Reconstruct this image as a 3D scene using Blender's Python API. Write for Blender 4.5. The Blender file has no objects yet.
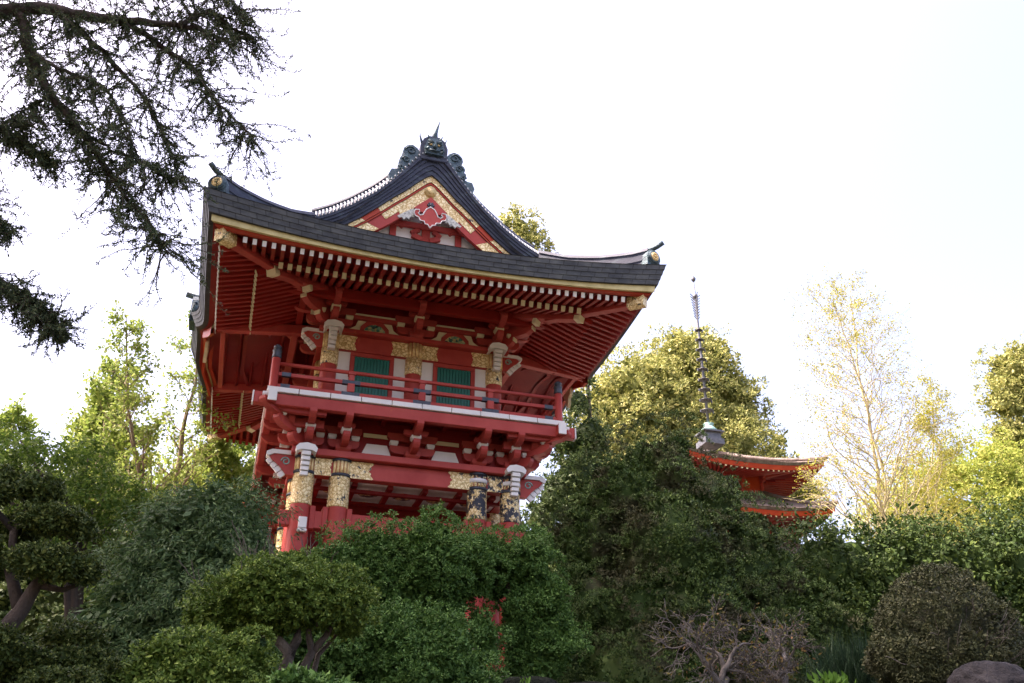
import bpy, bmesh, math, random
import numpy as np
from mathutils import Vector, Matrix

random.seed(7)
RNG = np.random.default_rng(11)
S = bpy.context.scene
COL = S.collection

# ------------------------------------------------------------------ camera, sky, sun, exposure
EYE = 1.6
CAM = Vector((-3.0753, -17.198, EYE))
YAW, PITCH, ROLL, FPX = 0.2892, 0.4877, 0.0016, 949.75
ZO = 6.4214 + EYE                       # world height of the gate's head-beam ledge
def cam_basis():
    F = Vector((math.sin(YAW)*math.cos(PITCH), math.cos(YAW)*math.cos(PITCH), math.sin(PITCH)))
    R = Vector((math.cos(YAW), -math.sin(YAW), 0)); U = R.cross(F)
    c, s = math.cos(ROLL), math.sin(ROLL)
    return F, c*R + s*U, -s*R + c*U
CF, CR, CU = cam_basis()
cd = bpy.data.cameras.new('camera'); cam = bpy.data.objects.new('camera', cd); COL.objects.link(cam)
m3 = Matrix((CR, CU, -CF)).transposed()
cam.matrix_world = Matrix.Translation(CAM) @ m3.to_4x4()
cd.sensor_width = 36.0; cd.lens = FPX/1024*36.0; cd.clip_start = 0.1; cd.clip_end = 3000
S.camera = cam

SUN_AZ = math.radians(-84)              # from +Y towards -X
SUN_EL = math.radians(58)
w = bpy.data.worlds.new("World"); S.world = w; w.use_nodes = True
nt = w.node_tree; bg = nt.nodes['Background']
sky = nt.nodes.new('ShaderNodeTexSky'); sky.sky_type = 'NISHITA'; sky.sun_disc = False
sky.sun_elevation = SUN_EL; sky.sun_rotation = SUN_AZ; sky.altitude = 0
sky.air_density = 1.0; sky.dust_density = 7.5; sky.ozone_density = 1.0
nt.links.new(sky.outputs[0], bg.inputs[0]); bg.inputs[1].default_value = 0.15
sd = bpy.data.lights.new('sun', 'SUN'); sd.energy = 2.6; sd.angle = math.radians(0.5); sd.color = (1, .95, .86)
so = bpy.data.objects.new('sun', sd); COL.objects.link(so)
sdir = Vector((math.sin(SUN_AZ)*math.cos(SUN_EL), math.cos(SUN_AZ)*math.cos(SUN_EL), math.sin(SUN_EL)))
so.rotation_euler = sdir.to_track_quat('Z', 'Y').to_euler(); so.location = (0, 0, 60)
S.view_settings.view_transform = 'Standard'; S.view_settings.look = 'None'
S.view_settings.exposure = 2.2; S.view_settings.gamma = 1.0
S.view_settings.use_white_balance = True; S.view_settings.white_balance_temperature = 7000; S.view_settings.white_balance_tint = 25

def at(px, py, Y):                      # the point at depth plane Y that the photo shows at (px, py)
    d = CF + CR*((px-512)/FPX) + CU*((341.5-py)/FPX)
    return CAM + d*((Y-CAM.y)/d.y)
def mpp(px, py, Y):                     # metres per pixel there
    return ((at(px, py, Y)-CAM).dot(CF))/FPX

# ------------------------------------------------------------------ materials
def new_mat(name):
    m = bpy.data.materials.new(name); m.use_nodes = True
    return m, m.node_tree.nodes, m.node_tree.links, m.node_tree.nodes['Principled BSDF']
def ramp(N, L, src, stops):
    r = N.new('ShaderNodeValToRGB'); e = r.color_ramp.elements
    e[0].position, e[0].color = stops[0][0], (*stops[0][1], 1)
    e[1].position, e[1].color = stops[-1][0], (*stops[-1][1], 1)
    for p, c in stops[1:-1]:
        k = e.new(p); k.color = (*c, 1)
    L.new(src, r.inputs[0]); return r.outputs[0]
def noise(N, L, scale, detail=6, rough=.6, coord='Object', stretch=None):
    tc = N.new('ShaderNodeTexCoord'); n = N.new('ShaderNodeTexNoise')
    n.inputs['Scale'].default_value = scale; n.inputs['Detail'].default_value = detail; n.inputs['Roughness'].default_value = rough
    src = tc.outputs[coord]
    if stretch:
        mp = N.new('ShaderNodeMapping'); mp.inputs['Scale'].default_value = stretch
        L.new(src, mp.inputs[0]); src = mp.outputs[0]
    L.new(src, n.inputs['Vector']); return n.outputs[0]
def add_bump(N, L, B, src, strength=.3, dist=.02):
    b = N.new('ShaderNodeBump'); b.inputs['Strength'].default_value = strength; b.inputs['Distance'].default_value = dist
    L.new(src, b.inputs['Height']); L.new(b.outputs[0], B.inputs['Normal'])
def mat_noise(name, stops, scale=6, rough=.6, metal=0, bump=.25, bdist=.01, detail=6, stretch=None, spec=.5):
    m, N, L, B = new_mat(name)
    n = noise(N, L, scale, detail, stretch=stretch)
    L.new(ramp(N, L, n, stops), B.inputs['Base Color'])
    B.inputs['Roughness'].default_value = rough; B.inputs['Metallic'].default_value = metal
    B.inputs['Specular IOR Level'].default_value = spec
    n2 = noise(N, L, scale*5, 4)
    add_bump(N, L, B, n2, bump, bdist)
    return m
def paint(name, a, b, chip, chip_at=.74, rough=.5):
    # weathered paint: large tone drift, streaks down the wood, small worn patches
    m, N, L, B = new_mat(name)
    big = noise(N, L, 1.7, 4)
    c0 = ramp(N, L, big, [(.3, a), (.7, b)])
    st = noise(N, L, 9, 8, .7, stretch=(1, 1, .25))
    mask = ramp(N, L, st, [(chip_at-.04, (0, 0, 0)), (chip_at, (1, 1, 1))])
    mx = N.new('ShaderNodeMix'); mx.data_type = 'RGBA'
    L.new(mask, mx.inputs[0]); L.new(c0, mx.inputs[6]); mx.inputs[7].default_value = (*chip, 1)
    L.new(mx.outputs[2], B.inputs['Base Color'])
    B.inputs['Roughness'].default_value = rough; B.inputs['Specular IOR Level'].default_value = .22
    add_bump(N, L, B, st, .4, .008)
    return m
RED = paint('red_lacquer', (.36, .042, .034), (.48, .078, .062), (.50, .10, .05), .68, .5)
EAVESHADE = paint('eave_shade_red_paint', (.25, .017, .013), (.33, .026, .018), (.4, .12, .07), .75, .5)  # the gate's red with eave shade darkened into the colour
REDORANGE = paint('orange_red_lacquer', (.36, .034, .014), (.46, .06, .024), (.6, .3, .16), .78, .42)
REDSHADE = paint('deep_red_shade_paint', (.19, .010, .010), (.26, .016, .014), (.3, .06, .05), .82, .5)  # deep red, darkened further to put shade into recesses and soffits
WHITE = paint('aged_white_paint', (.72, .71, .68), (.84, .83, .8), (.3, .28, .24), .73, .6)
CREAM = paint('cream_paint', (.66, .58, .36), (.78, .7, .46), (.35, .27, .15), .73, .6)
GREEN = mat_noise('green_louvre_paint', [(.3, (.0, .12, .095)), (.7, (.004, .18, .14))], 3, .45)
WINGW = mat_noise('grimy_white_paint', [(.35, (.1, .11, .1)), (.5, (.5, .52, .47)), (.7, (.68, .68, .6))], 16, .6)
BLACK = mat_noise('black_metal', [(.3, (.025, .03, .04)), (.7, (.07, .08, .1))], 9, .45, .3)
FEATHER = None
def roof_mat(name, tones, brick=True, metal=.1, rough=.6):
    m, N, L, B = new_mat(name)
    n = noise(N, L, 3.5, 7, stretch=(1, 1, 3))
    base = ramp(N, L, n, tones)
    if brick:
        tc = N.new('ShaderNodeTexCoord'); br = N.new('ShaderNodeTexBrick'); L.new(tc.outputs['UV'], br.inputs[0])
        br.inputs['Scale'].default_value = 1.0; br.inputs['Brick Width'].default_value = .29; br.inputs['Row Height'].default_value = 1.0; br.offset = .37
        br.inputs['Mortar Size'].default_value = .006; br.inputs['Color1'].default_value = (1, 1, 1, 1)
        br.inputs['Color2'].default_value = (.68, .7, .74, 1); br.inputs['Mortar'].default_value = (.5, .5, .5, 1); br.inputs['Mortar Size'].default_value = .01
        mx = N.new('ShaderNodeMix'); mx.data_type = 'RGBA'; mx.blend_type = 'MULTIPLY'; mx.inputs[0].default_value = 1
        L.new(base, mx.inputs[6]); L.new(br.outputs[0], mx.inputs[7]); base = mx.outputs[2]
    L.new(base, B.inputs['Base Color'])
    B.inputs['Roughness'].default_value = rough; B.inputs['Metallic'].default_value = metal; B.inputs['Specular IOR Level'].default_value = .25
    add_bump(N, L, B, noise(N, L, 30, 3), .25, .006)
    return m
SLATE = roof_mat('weathered_copper_shingle', [(.25, (.05, .055, .065)), (.5, (.095, .105, .115)), (.62, (.12, .13, .135)), (.8, (.18, .23, .23))])
ROOFSKIN = roof_mat('roof_copper', [(.25, (.05, .055, .07)), (.55, (.1, .11, .135)), (.8, (.17, .22, .23))], False)
RIDGE = roof_mat('ridge_copper', [(.25, (.03, .035, .055)), (.55, (.05, .06, .088)), (.72, (.08, .11, .13)), (.85, (.16, .26, .26))], False)
GLINTCOPPER = roof_mat('glint_pale_copper', [(.25, (.12, .14, .16)), (.55, (.22, .25, .28)), (.8, (.32, .36, .4))], False, .4, .35)  # sun glint on the verge rolls put into a paler copper colour
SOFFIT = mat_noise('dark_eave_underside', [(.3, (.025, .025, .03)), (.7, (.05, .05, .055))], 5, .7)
def gold_mat(name, black_amt, scale=14):
    m, N, L, B = new_mat(name)
    tc = N.new('ShaderNodeTexCoord')
    n = N.new('ShaderNodeTexNoise'); n.inputs['Scale'].default_value = scale*.5; n.inputs['Detail'].default_value = 9; n.inputs['Roughness'].default_value = .7
    L.new(tc.outputs['Object'], n.inputs['Vector'])
    v = N.new('ShaderNodeTexVoronoi'); v.feature = 'DISTANCE_TO_EDGE'; v.inputs['Scale'].default_value = scale
    mixv = N.new('ShaderNodeVectorMath'); mixv.operation = 'ADD'
    sc = N.new('ShaderNodeVectorMath'); sc.operation = 'SCALE'; sc.inputs['Scale'].default_value = .22
    L.new(n.outputs['Color'], sc.inputs[0]); L.new(tc.outputs['Object'], mixv.inputs[0]); L.new(sc.outputs[0], mixv.inputs[1])
    L.new(mixv.outputs[0], v.inputs['Vector'])
    g = ramp(N, L, v.outputs['Distance'], [(.0, (.25, .13, .03)), (.06, (.78, .56, .22)), (.25, (1.0, .86, .52))])
    k = ramp(N, L, n.outputs[0], [(black_amt, (0, 0, 0)), (black_amt+.02, (1, 1, 1))])
    mx = N.new('ShaderNodeMix'); mx.data_type = 'RGBA'; L.new(k, mx.inputs[0])
    mx.inputs[6].default_value = (.03, .035, .05, 1); L.new(g, mx.inputs[7])
    L.new(mx.outputs[2], B.inputs['Base Color'])
    B.inputs['Metallic'].default_value = .2; B.inputs['Roughness'].default_value = .4
    add_bump(N, L, B, v.outputs['Distance'], .5, .03)
    return m
GOLD = gold_mat('gilded_metalwork', .40, 15)
GOLDBLACK = gold_mat('worn_gilding_on_black', .49, 15)
GOLDBRIGHT = gold_mat('bright_gilding', .33, 13)
GOLDPLAIN = mat_noise('gold_leaf', [(.25, (.5, .33, .11)), (.5, (.8, .6, .28)), (.75, (.9, .74, .42))], 22, .4, .35, .4, .01)
GOLDEDGE = mat_noise('dull_gold_strip', [(.25, (.42, .34, .13)), (.7, (.62, .52, .24))], 5, .5, .2)
PATINA = mat_noise('verdigris_bronze', [(.3, (.14, .3, .27)), (.7, (.33, .52, .46))], 12, .6, .2)
OLDBRONZE = mat_noise('old_bronze', [(.3, (.03, .055, .07)), (.55, (.06, .1, .12)), (.8, (.16, .3, .3))], 16, .5, .4, .5, .02)
STONE = mat_noise('grey_stone', [(.25, (.010, .010, .011)), (.5, (.028, .027, .029)), (.8, (.075, .07, .07))], 3.5, .85, 0, 1.0, .05, 10, spec=.1)
MOSSSTONE = mat_noise('mossy_stone', [(.25, (.006, .008, .006)), (.5, (.014, .017, .012)), (.8, (.03, .034, .026))], 3.5, .9, 0, 1.0, .05, 10, spec=.05)
SOIL = mat_noise('garden_soil', [(.3, (.028, .022, .014)), (.5, (.05, .042, .025)), (.7, (.03, .045, .016))], 2.5, .95, 0, .8, .04, 10)
BARK = mat_noise('rough_bark', [(.3, (.035, .026, .02)), (.5, (.09, .068, .05)), (.75, (.17, .14, .11))], 9, .9, 0, .8, .02, 8, (1, 1, .3))
BARKDARK = mat_noise('dark_bark', [(.3, (.02, .015, .012)), (.7, (.075, .052, .038))], 9, .9, 0, .8, .02, 8, (1, 1, .3))
BARKPALE = mat_noise('pale_twig_bark', [(.3, (.05, .045, .04)), (.7, (.14, .125, .11))], 9, .85, 0, .5, .01)
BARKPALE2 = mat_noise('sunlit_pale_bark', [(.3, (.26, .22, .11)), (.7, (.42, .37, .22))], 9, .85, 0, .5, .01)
BARKTAN = mat_noise('tan_bark', [(.3, (.16, .115, .07)), (.7, (.36, .28, .19))], 9, .85, 0, .5, .01)

def leaf_mat(name, cols, trans=.25, rough=.55, patch=None, pscale=1.6):
    """leaf colour varies leaf by leaf, and by slow patches of older / browner growth"""
    m, N, L, B = new_mat(name)
    g = N.new('ShaderNodeNewGeometry')
    k = len(cols)
    c = ramp(N, L, g.outputs['Random Per Island'], [((i/(k-1))**.6, col) for i, col in enumerate(cols)])
    if patch:
        n = noise(N, L, pscale, 5)
        mk = ramp(N, L, n, [(.48, (0, 0, 0)), (.62, (1, 1, 1))])
        mx = N.new('ShaderNodeMix'); mx.data_type = 'RGBA'
        L.new(mk, mx.inputs[0]); L.new(c, mx.inputs[6]); mx.inputs[7].default_value = (*patch, 1)
        c = mx.outputs[2]
    L.new(c, B.inputs['Base Color']); B.inputs['Roughness'].default_value = rough
    B.inputs['Specular IOR Level'].default_value = .15
    if trans > 0:
        t = N.new('ShaderNodeBsdfTranslucent'); ms = N.new('ShaderNodeMixShader')
        L.new(c, t.inputs[0]); ms.inputs[0].default_value = trans
        out = N['Material Output']
        L.new(B.outputs[0], ms.inputs[1]); L.new(t.outputs[0], ms.inputs[2]); L.new(ms.outputs[0], out.inputs[0])
    return m
L_CYP = leaf_mat('cypress_foliage', [(.024, .048, .012), (.046, .088, .020), (.10, .155, .042)], .12, .6, (.06, .062, .03), 1.3)
L_HEDGE = leaf_mat('clipped_shrub_foliage', [(0.037, 0.092, 0.020), (0.071, 0.155, 0.034), (0.144, 0.261, 0.061)], .2)
L_JUN = leaf_mat('juniper_foliage', [(0.048, 0.092, 0.015), (0.101, 0.169, 0.029), (0.254, 0.338, 0.068)], .2)
L_CLOUD = leaf_mat('cloud_pruned_foliage', [(0.023, 0.042, 0.011), (0.055, 0.084, 0.019), (0.162, 0.194, 0.049)], .12)
L_WEEP = leaf_mat('feathery_foliage', [(0.042, 0.086, 0.035), (0.078, 0.139, 0.052), (0.148, 0.227, 0.078)], .2)
L_MAPLE = leaf_mat('young_maple_leaves', [(.05, .11, .018), (.11, .19, .03), (.20, .29, .06)], .45)
L_PALE = leaf_mat('pale_spring_leaves', [(0.145, 0.225, 0.043), (0.275, 0.362, 0.072), (0.435, 0.493, 0.145)], .4)
L_CEDAR = leaf_mat('dark_cedar_needles', [(0.035, 0.060, 0.033), (0.075, 0.106, 0.053), (0.150, 0.169, 0.075)], .25)
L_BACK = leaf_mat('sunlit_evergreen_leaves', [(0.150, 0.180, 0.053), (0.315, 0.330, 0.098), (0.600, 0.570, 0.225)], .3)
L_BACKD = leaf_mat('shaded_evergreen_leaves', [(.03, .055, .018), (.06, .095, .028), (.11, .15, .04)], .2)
L_YEL = leaf_mat('yellow_green_leaves', [(0.189, 0.257, 0.047), (0.324, 0.378, 0.074), (0.459, 0.459, 0.121)], .4)
L_GINK = leaf_mat('pale_yellow_buds', [(.26, .27, .03), (.38, .37, .05), (.44, .41, .1)], .35)
L_LONG = leaf_mat('glossy_hedge_leaves', [(0.021, 0.043, 0.008), (0.043, 0.080, 0.017), (0.102, 0.153, 0.032)], .15, .6)
L_ROUND = leaf_mat('greyish_shrub_leaves', [(0.033, 0.040, 0.020), (0.061, 0.075, 0.033), (0.110, 0.116, 0.050)], .15, .55, (.05, .055, .028), 3.5)
L_TWIG = leaf_mat('sparse_olive_leaves', [(.08, .09, .02), (.15, .13, .035), (.2, .11, .05)], .3)
L_DARKG = leaf_mat('dark_grass_blades', [(.012, .03, .015), (.025, .055, .025)], .1)
L_GRASS = leaf_mat('fresh_blade_leaves', [(.05, .12, .015), (.08, .18, .025)], .3)

# ------------------------------------------------------------------ mesh helpers
class MB:
    def __init__(s, off=(0, 0, 0)):
        s.v = []; s.f = []; s.m = []; s.off = Vector(off); s.sm = []
    def poly(s, vs, fs, mi=0, smooth=False):
        b = len(s.v)
        for p in vs:
            p = Vector(p)
            if SQ.on: p.z = 6.98+(p.z-6.95)*.8
            s.v.append(tuple(p+s.off))
        for f in fs: s.f.append(tuple(b+i for i in f)); s.m.append(mi); s.sm.append(smooth)
    def box(s, x0, x1, y0, y1, z0, z1, mi=0):
        s.hexa([(x0, y0), (x1, y0), (x1, y1), (x0, y1)], z0, z1, mi)
    def hexa(s, pts, z0, z1, mi=0):
        n = len(pts)
        vs = [(p[0], p[1], z0) for p in pts]+[(p[0], p[1], z1) for p in pts]
        fs = [tuple(reversed(range(n))), tuple(range(n, 2*n))]+[(i, (i+1) % n, n+(i+1) % n, n+i) for i in range(n)]
        s.poly(vs, fs, mi)
    def beam(s, a, b, wd, h, mi=0, up=(0, 0, 1), taper=1.0, endmi=None):
        """rectangular bar from a to b, centred"""
        a = Vector(a); b = Vector(b); d = (b-a).normalized(); up = Vector(up)
        r = d.cross(up); r = r.normalized() if r.length > 1e-6 else Vector((1, 0, 0)); u = r.cross(d)
        vs = []
        for p, k in ((a, 1), (b, taper)):
            for sx, sz in ((-1, -1), (1, -1), (1, 1), (-1, 1)):
                vs.append(p+r*sx*wd/2*k+u*sz*h/2*k)
        s.poly(vs, [(0, 1, 5, 4), (1, 2, 6, 5), (2, 3, 7, 6), (3, 0, 4, 7), (3, 2, 1, 0)], mi)
        s.poly(vs[4:], [(0, 1, 2, 3)], mi if endmi is None else endmi)
    def prism(s, prof, o, ax, ay, depth, mi=0, side_mi=None):
        """profile points (u,v) in plane o+u*ax+v*ay, extruded by vector depth (both ways half)"""
        o = Vector(o); ax = Vector(ax); ay = Vector(ay); dp = Vector(depth); n = len(prof)
        A = [o+ax*u+ay*v-dp*.5 for u, v in prof]; B_ = [p+dp for p in A]
        s.poly(A+B_, [tuple(range(n)), tuple(reversed(range(n, 2*n)))], mi)
        s.poly(A+B_, [(i, (i+1) % n, n+(i+1) % n, n+i) for i in range(n)], mi if side_mi is None else side_mi)
    def tube(s, pts, rads, n=8, mi=0, cap=True):
        pts = [Vector(p) for p in pts]; rings = []
        if not hasattr(rads, '__len__'): rads = [rads]*len(pts)
        ref = Vector((.13, .27, .95))
        for i, p in enumerate(pts):
            d = (pts[min(i+1, len(pts)-1)]-pts[max(i-1, 0)])
            d = d.normalized() if d.length > 1e-9 else Vector((0, 0, 1))
            a = d.cross(ref)
            if a.length < .05: a = d.cross(Vector((1, 0, 0)))
            a.normalize(); b = d.cross(a)
            rings.append([p+(a*math.cos(2*math.pi*k/n)+b*math.sin(2*math.pi*k/n))*rads[i] for k in range(n)])
        vs = [q for r in rings for q in r]; fs = []
        for i in range(len(pts)-1):
            for k in range(n):
                fs.append((i*n+k, i*n+(k+1) % n, (i+1)*n+(k+1) % n, (i+1)*n+k))
        if cap: fs += [tuple(reversed(range(n))), tuple(range((len(pts)-1)*n, len(pts)*n))]
        s.poly(vs, fs, mi, True)
    def lathe(s, prof, o, n=16, mi=0):      # prof (r,z)
        s.tube_z([(r, z) for r, z in prof], o, n, mi)
    def tube_z(s, prof, o, n, mi):
        o = Vector(o); vs = []; fs = []
        for r, z in prof:
            for k in range(n):
                a = 2*math.pi*k/n; vs.append(o+Vector((r*math.cos(a), r*math.sin(a), z)))
        for i in range(len(prof)-1):
            for k in range(n): fs.append((i*n+k, i*n+(k+1) % n, (i+1)*n+(k+1) % n, (i+1)*n+k))
        fs += [tuple(reversed(range(n))), tuple(range((len(prof)-1)*n, len(prof)*n))]
        s.poly(vs, fs, mi, True)
    def loft_uv(s, rows, v0=0.0, vs_=None, mi=0):
        """loft that also records uv = (metres along, course number)"""
        if not hasattr(s, 'uv'): s.uv = {}
        n = len(rows[0]); b = len(s.v); s.loft(rows, mi, False); L_ = [0.0]
        for j in range(1, n): L_.append(L_[-1]+(rows[0][j]-rows[0][j-1]).length)
        for i in range(len(rows)):
            for j in range(n): s.uv[b+i*n+j] = (L_[j], vs_[i])
    def loft(s, rows, mi=0, smooth=True, flip=False):
        """grid of points rows[i][j]"""
        n = len(rows[0]); vs = [p for r in rows for p in r]; fs = []
        for i in range(len(rows)-1):
            for j in range(n-1):
                q = (i*n+j, i*n+j+1, (i+1)*n+j+1, (i+1)*n+j)
                fs.append(tuple(reversed(q)) if flip else q)
        s.poly(vs, fs, mi, smooth)
    def build(s, name, mats, parent=None, bevel=0):
        if not isinstance(mats, (list, tuple)): mats = [mats]
        me = bpy.data.meshes.new(name)
        root = root_of(parent) if parent else None
        o0 = Vector(root.location) if root else Vector((0, 0, 0))
        c = Vector((0, 0, 0))
        if parent is None and s.v:
            xs = [p[0] for p in s.v]; ys = [p[1] for p in s.v]; zs = [p[2] for p in s.v]
            c = Vector(((min(xs)+max(xs))/2, (min(ys)+max(ys))/2, min(zs))); o0 = c
        me.from_pydata([tuple(Vector(p)-o0) for p in s.v], [], s.f)
        for m in mats: me.materials.append(m)
        me.polygons.foreach_set('material_index', s.m); me.polygons.foreach_set('use_smooth', s.sm)
        if hasattr(s, 'uv'):
            ul = me.uv_layers.new(name='UVMap')
            for lp in me.loops: ul.data[lp.index].uv = s.uv.get(lp.vertex_index, (0, 0))
        me.validate(); me.update()
        o = bpy.data.objects.new(name, me); COL.objects.link(o)
        if parent: o.parent = parent
        else: o.location = c
        if bevel:
            md = o.modifiers.new('edge', 'BEVEL'); md.width = bevel; md.segments = 1; md.limit_method = 'ANGLE'
            md.angle_limit = math.radians(50); md.use_clamp_overlap = True
        return o
class SQ: on = False
def root_of(o):
    while o.parent: o = o.parent
    return o
def thing(name, label, cat, loc, group=None):
    o = bpy.data.objects.new(name, None); COL.objects.link(o); o.location = loc; o.empty_display_size = .3
    return tag(o, label, cat, group)
def tag(o, label, cat, group=None, kind=None):
    if label: o['label'] = label
    if cat: o['category'] = cat
    if group: o['group'] = group
    if kind: o['kind'] = kind
    return o
def G(): return MB((0, 0, ZO))

# ------------------------------------------------------------------ the ground: a garden slope up to the terrace of the gate
def sstep(a, b, x):
    t = min(1, max(0, (x-a)/(b-a))); return t*t*(3-2*t)
def ground_h(x, y):
    d = y-CAM.y
    z = sstep(.8, 5, d)*(1.25+.15*max(d, 0)+.0)
    z = min(z, 4.02)
    z += .07*math.sin(x*1.3+y*.7)+.05*math.sin(x*.6-y*1.9) if d < 15 and d > 2 else 0
    z += 6.0*sstep(45, 160, d)
    return z
def axis(lo, hi, fine_lo, fine_hi, st):
    a = list(np.arange(fine_lo, fine_hi, st)); k = st
    x = fine_lo; L_ = []
    while x > lo: k *= 1.3; x -= k; L_.append(x)
    k = st; x = a[-1]; R_ = []
    while x < hi: k *= 1.3; x += k; R_.append(x)
    return list(reversed(L_))+a+R_
xs = axis(-900, 900, -16, 18, .5); ys = axis(-400, 1500, -19, 12, .5)
mb = MB(); mb.loft([[(x, y, ground_h(x, y)) for x in xs] for y in ys])
g = mb.build('ground', SOIL); g['kind'] = 'structure'
GROUND_GATE = 4.06
mb = MB(); mb.box(-8, 9, -1.5, 13, 3.2, 4.06)  # unseen pale terrace added to bounce sunlight up under the eaves
mb.build('bounce_terrace', mat_noise('pale_bounce_gravel', [(.3, (.36, .33, .28)), (.7, (.5, .46, .4))], 14, .9, 0, .8, .02, spec=.1))['kind'] = 'structure'

# ------------------------------------------------------------------ THE GATE
D = 5.1; YC = D/2
gate = thing('gate_tower', 'red two-storey Japanese temple gate with a curved slate-grey roof and gold fittings', 'gate', (0, YC, GROUND_GATE))
GZ = GROUND_GATE-ZO                     # ground height in gate coordinates

# stone base under the gate
mb = G(); mb.box(-2.9, 2.9, -.9, D+.9, GZ-.3, GZ+.12); mb.build('stone_base', STONE, gate, .02)

U0, V0 = 1.727, .313                    # upper storey half width and inset
def pillar_near(x, y, dark=False):
    p = G(); p.lathe([(.21, GZ+.12), (.2, GZ+.3), (.195, -2.0), (.185, -.9), (.18, 0)], (x, y, 0), 20)
    o = p.build('pillar', RED, gate)
    b = G(); b.lathe([(.205, GZ+.12), (.27, GZ+.12), (.27, GZ+.2), (.22, GZ+.26)], (x, y, 0), 16); b.build('plinth', STONE, o)
    c = G(); c.lathe([(.19, -.93), (.196, -.9), (.196, -.38), (.2, -.36), (.2, -.345)], (x, y, 0), 24)
    c.build('gilt_band', GOLDBLACK if dark else GOLD, o)
    # fluted capital seen on the face of the head beam
    f = G()
    for k in range(16):
        a = 2*math.pi*k/16; f.tube([(x+.175*math.cos(a), y+.175*math.sin(a), -.34), (x+.175*math.cos(a), y+.175*math.sin(a), .0)], .033, 6, 0 if not dark or k % 2 else 0)
    f.lathe([(.215, -.345), (.215, -.29)], (x, y, 0), 20, 1); f.lathe([(.215, -.05), (.215, .0)], (x, y, 0), 20, 1)
    if dark: f.lathe([(.212, -.2), (.212, -.12)], (x, y, 0), 20, 2)
    f.build('fluted_capital', [GOLDBLACK if dark else GOLDPLAIN, BLACK, WHITE], o)
    return o
for x, y, dk in [(-2, 0, 0), (-1.33, 0, 0), (1.33, 0, 1), (2, 0, 1), (-2, 1.35, 0), (2, 1.35, 0), (-2, D-1.35, 0), (2, D-1.35, 0), (-2, D, 0), (-1.33, D, 0), (1.33, D, 0), (2, D, 0)]:
    pl = pillar_near(x, y, dk)
    if (x, y) == (-2, 0):
        m_ = G(); m_.box(x-.02, x+.13, y-.25, y-.17, -1.40, -1.2, 0); m_.box(x-.03, x+.14, y-.265, y-.17, -1.47, -1.42, 0)
        m_.build('lamp_fitting', WHITE, pl, .008)

# head beams (kashira-nuki) between pillars, all four sides
def head_beam(a, b, z0, z1, th, name='head_beam', mat=RED, bev=.012):
    m_ = G(); a = Vector((*a, (z0+z1)/2)); b = Vector((*b, (z0+z1)/2)); m_.beam(a, b, th, z1-z0); return m_.build(name, mat, gate, bev)
hb = head_beam((-2, 0), (2, 0), -.35, -.01, .2); head_beam((-2, D), (2, D), -.35, -.01, .2)
head_beam((-2, .1), (-2, D-.1), -.35, -.01, .2); head_beam((2, .1), (2, D-.1), -.35, -.01, .2)
def gilt_plate(x0, x1, y, z0, z1, outdir, parent, mat=GOLD, name='gilt_plate', axis='x'):
    """plate with a scalloped end toward x1"""
    L_ = x1-x0; s_ = 1 if L_ > 0 else -1; h = z1-z0; a = abs(L_)
    pr = [(0, 0), (a*.96, 0), (a, h*.06), (a*.9, h*.25), (a*.93, h*.36), (a*.84, h*.5), (a*.93, h*.64), (a*.9, h*.75), (a, h*.94), (a*.96, h), (0, h)]
    m_ = G()
    if axis == 'x': m_.prism(pr, (x0, y, z0), (s_, 0, 0), (0, 0, 1), (0, .012*outdir, 0))
    else: m_.prism(pr, (y, x0, z0), (0, s_, 0), (0, 0, 1), (.012*outdir, 0, 0))
    return m_.build(name, mat, parent)
gilt_plate(-1.33, -.72, -.108, -.345, -.015, -1, hb); gilt_plate(1.33, .72, -.108, -.345, -.015, -1, hb)
gilt_plate(-1.83, -1.49, -.108, -.345, -.015, -1, hb, GOLD); gilt_plate(1.83, 1.49, -.108, -.345, -.015, -1, hb, GOLDBLACK)
# ledge plank on top (daiwa)
for (x0, x1, y0, y1) in [(-2.28, 2.28, -.24, .24), (-2.28, 2.28, D-.24, D+.24), (-2.24, -1.76, .243, D-.243), (1.76, 2.24, .243, D-.243)]:
    m_ = G(); m_.box(x0, x1, y0, y1, .0, .13); m_.build('ledge_plank', RED, gate, .01)
# lower tie beams with stepped shoulders
for yy in (0, D):
    for (x0, x1) in ((-2, -1.33), (-1.33, 1.33), (1.33, 2)):
        m_ = G(); m_.box(x0+.17, x1-.17, yy-.09, yy+.09, -1.35, -1.03)
        for xe, s_ in ((x0+.17, 1), (x1-.17, -1)):
            m_.box(min(xe, xe+s_*.1), max(xe, xe+s_*.1), yy-.115, yy+.115, -1.37, -.94)
        m_.build('tie_beam', RED, gate, .01)
    for s_ in (-1, 1):
        m_ = G(); m_.box(min(s_*2.16, s_*2.36), max(s_*2.16, s_*2.36), yy-.085, yy+.085, -1.33, -1.05); m_.build('tie_beam_nose', RED, gate, .012)
for s_ in (-1, 1):
    for (y0, y1) in ((0, 1.35), (D-1.35, D)):
        m_ = G(); m_.box(s_*2-.09, s_*2+.09, y0+.17, y1-.17, -1.35, -1.03); m_.build('tie_beam', RED, gate, .01)
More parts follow.
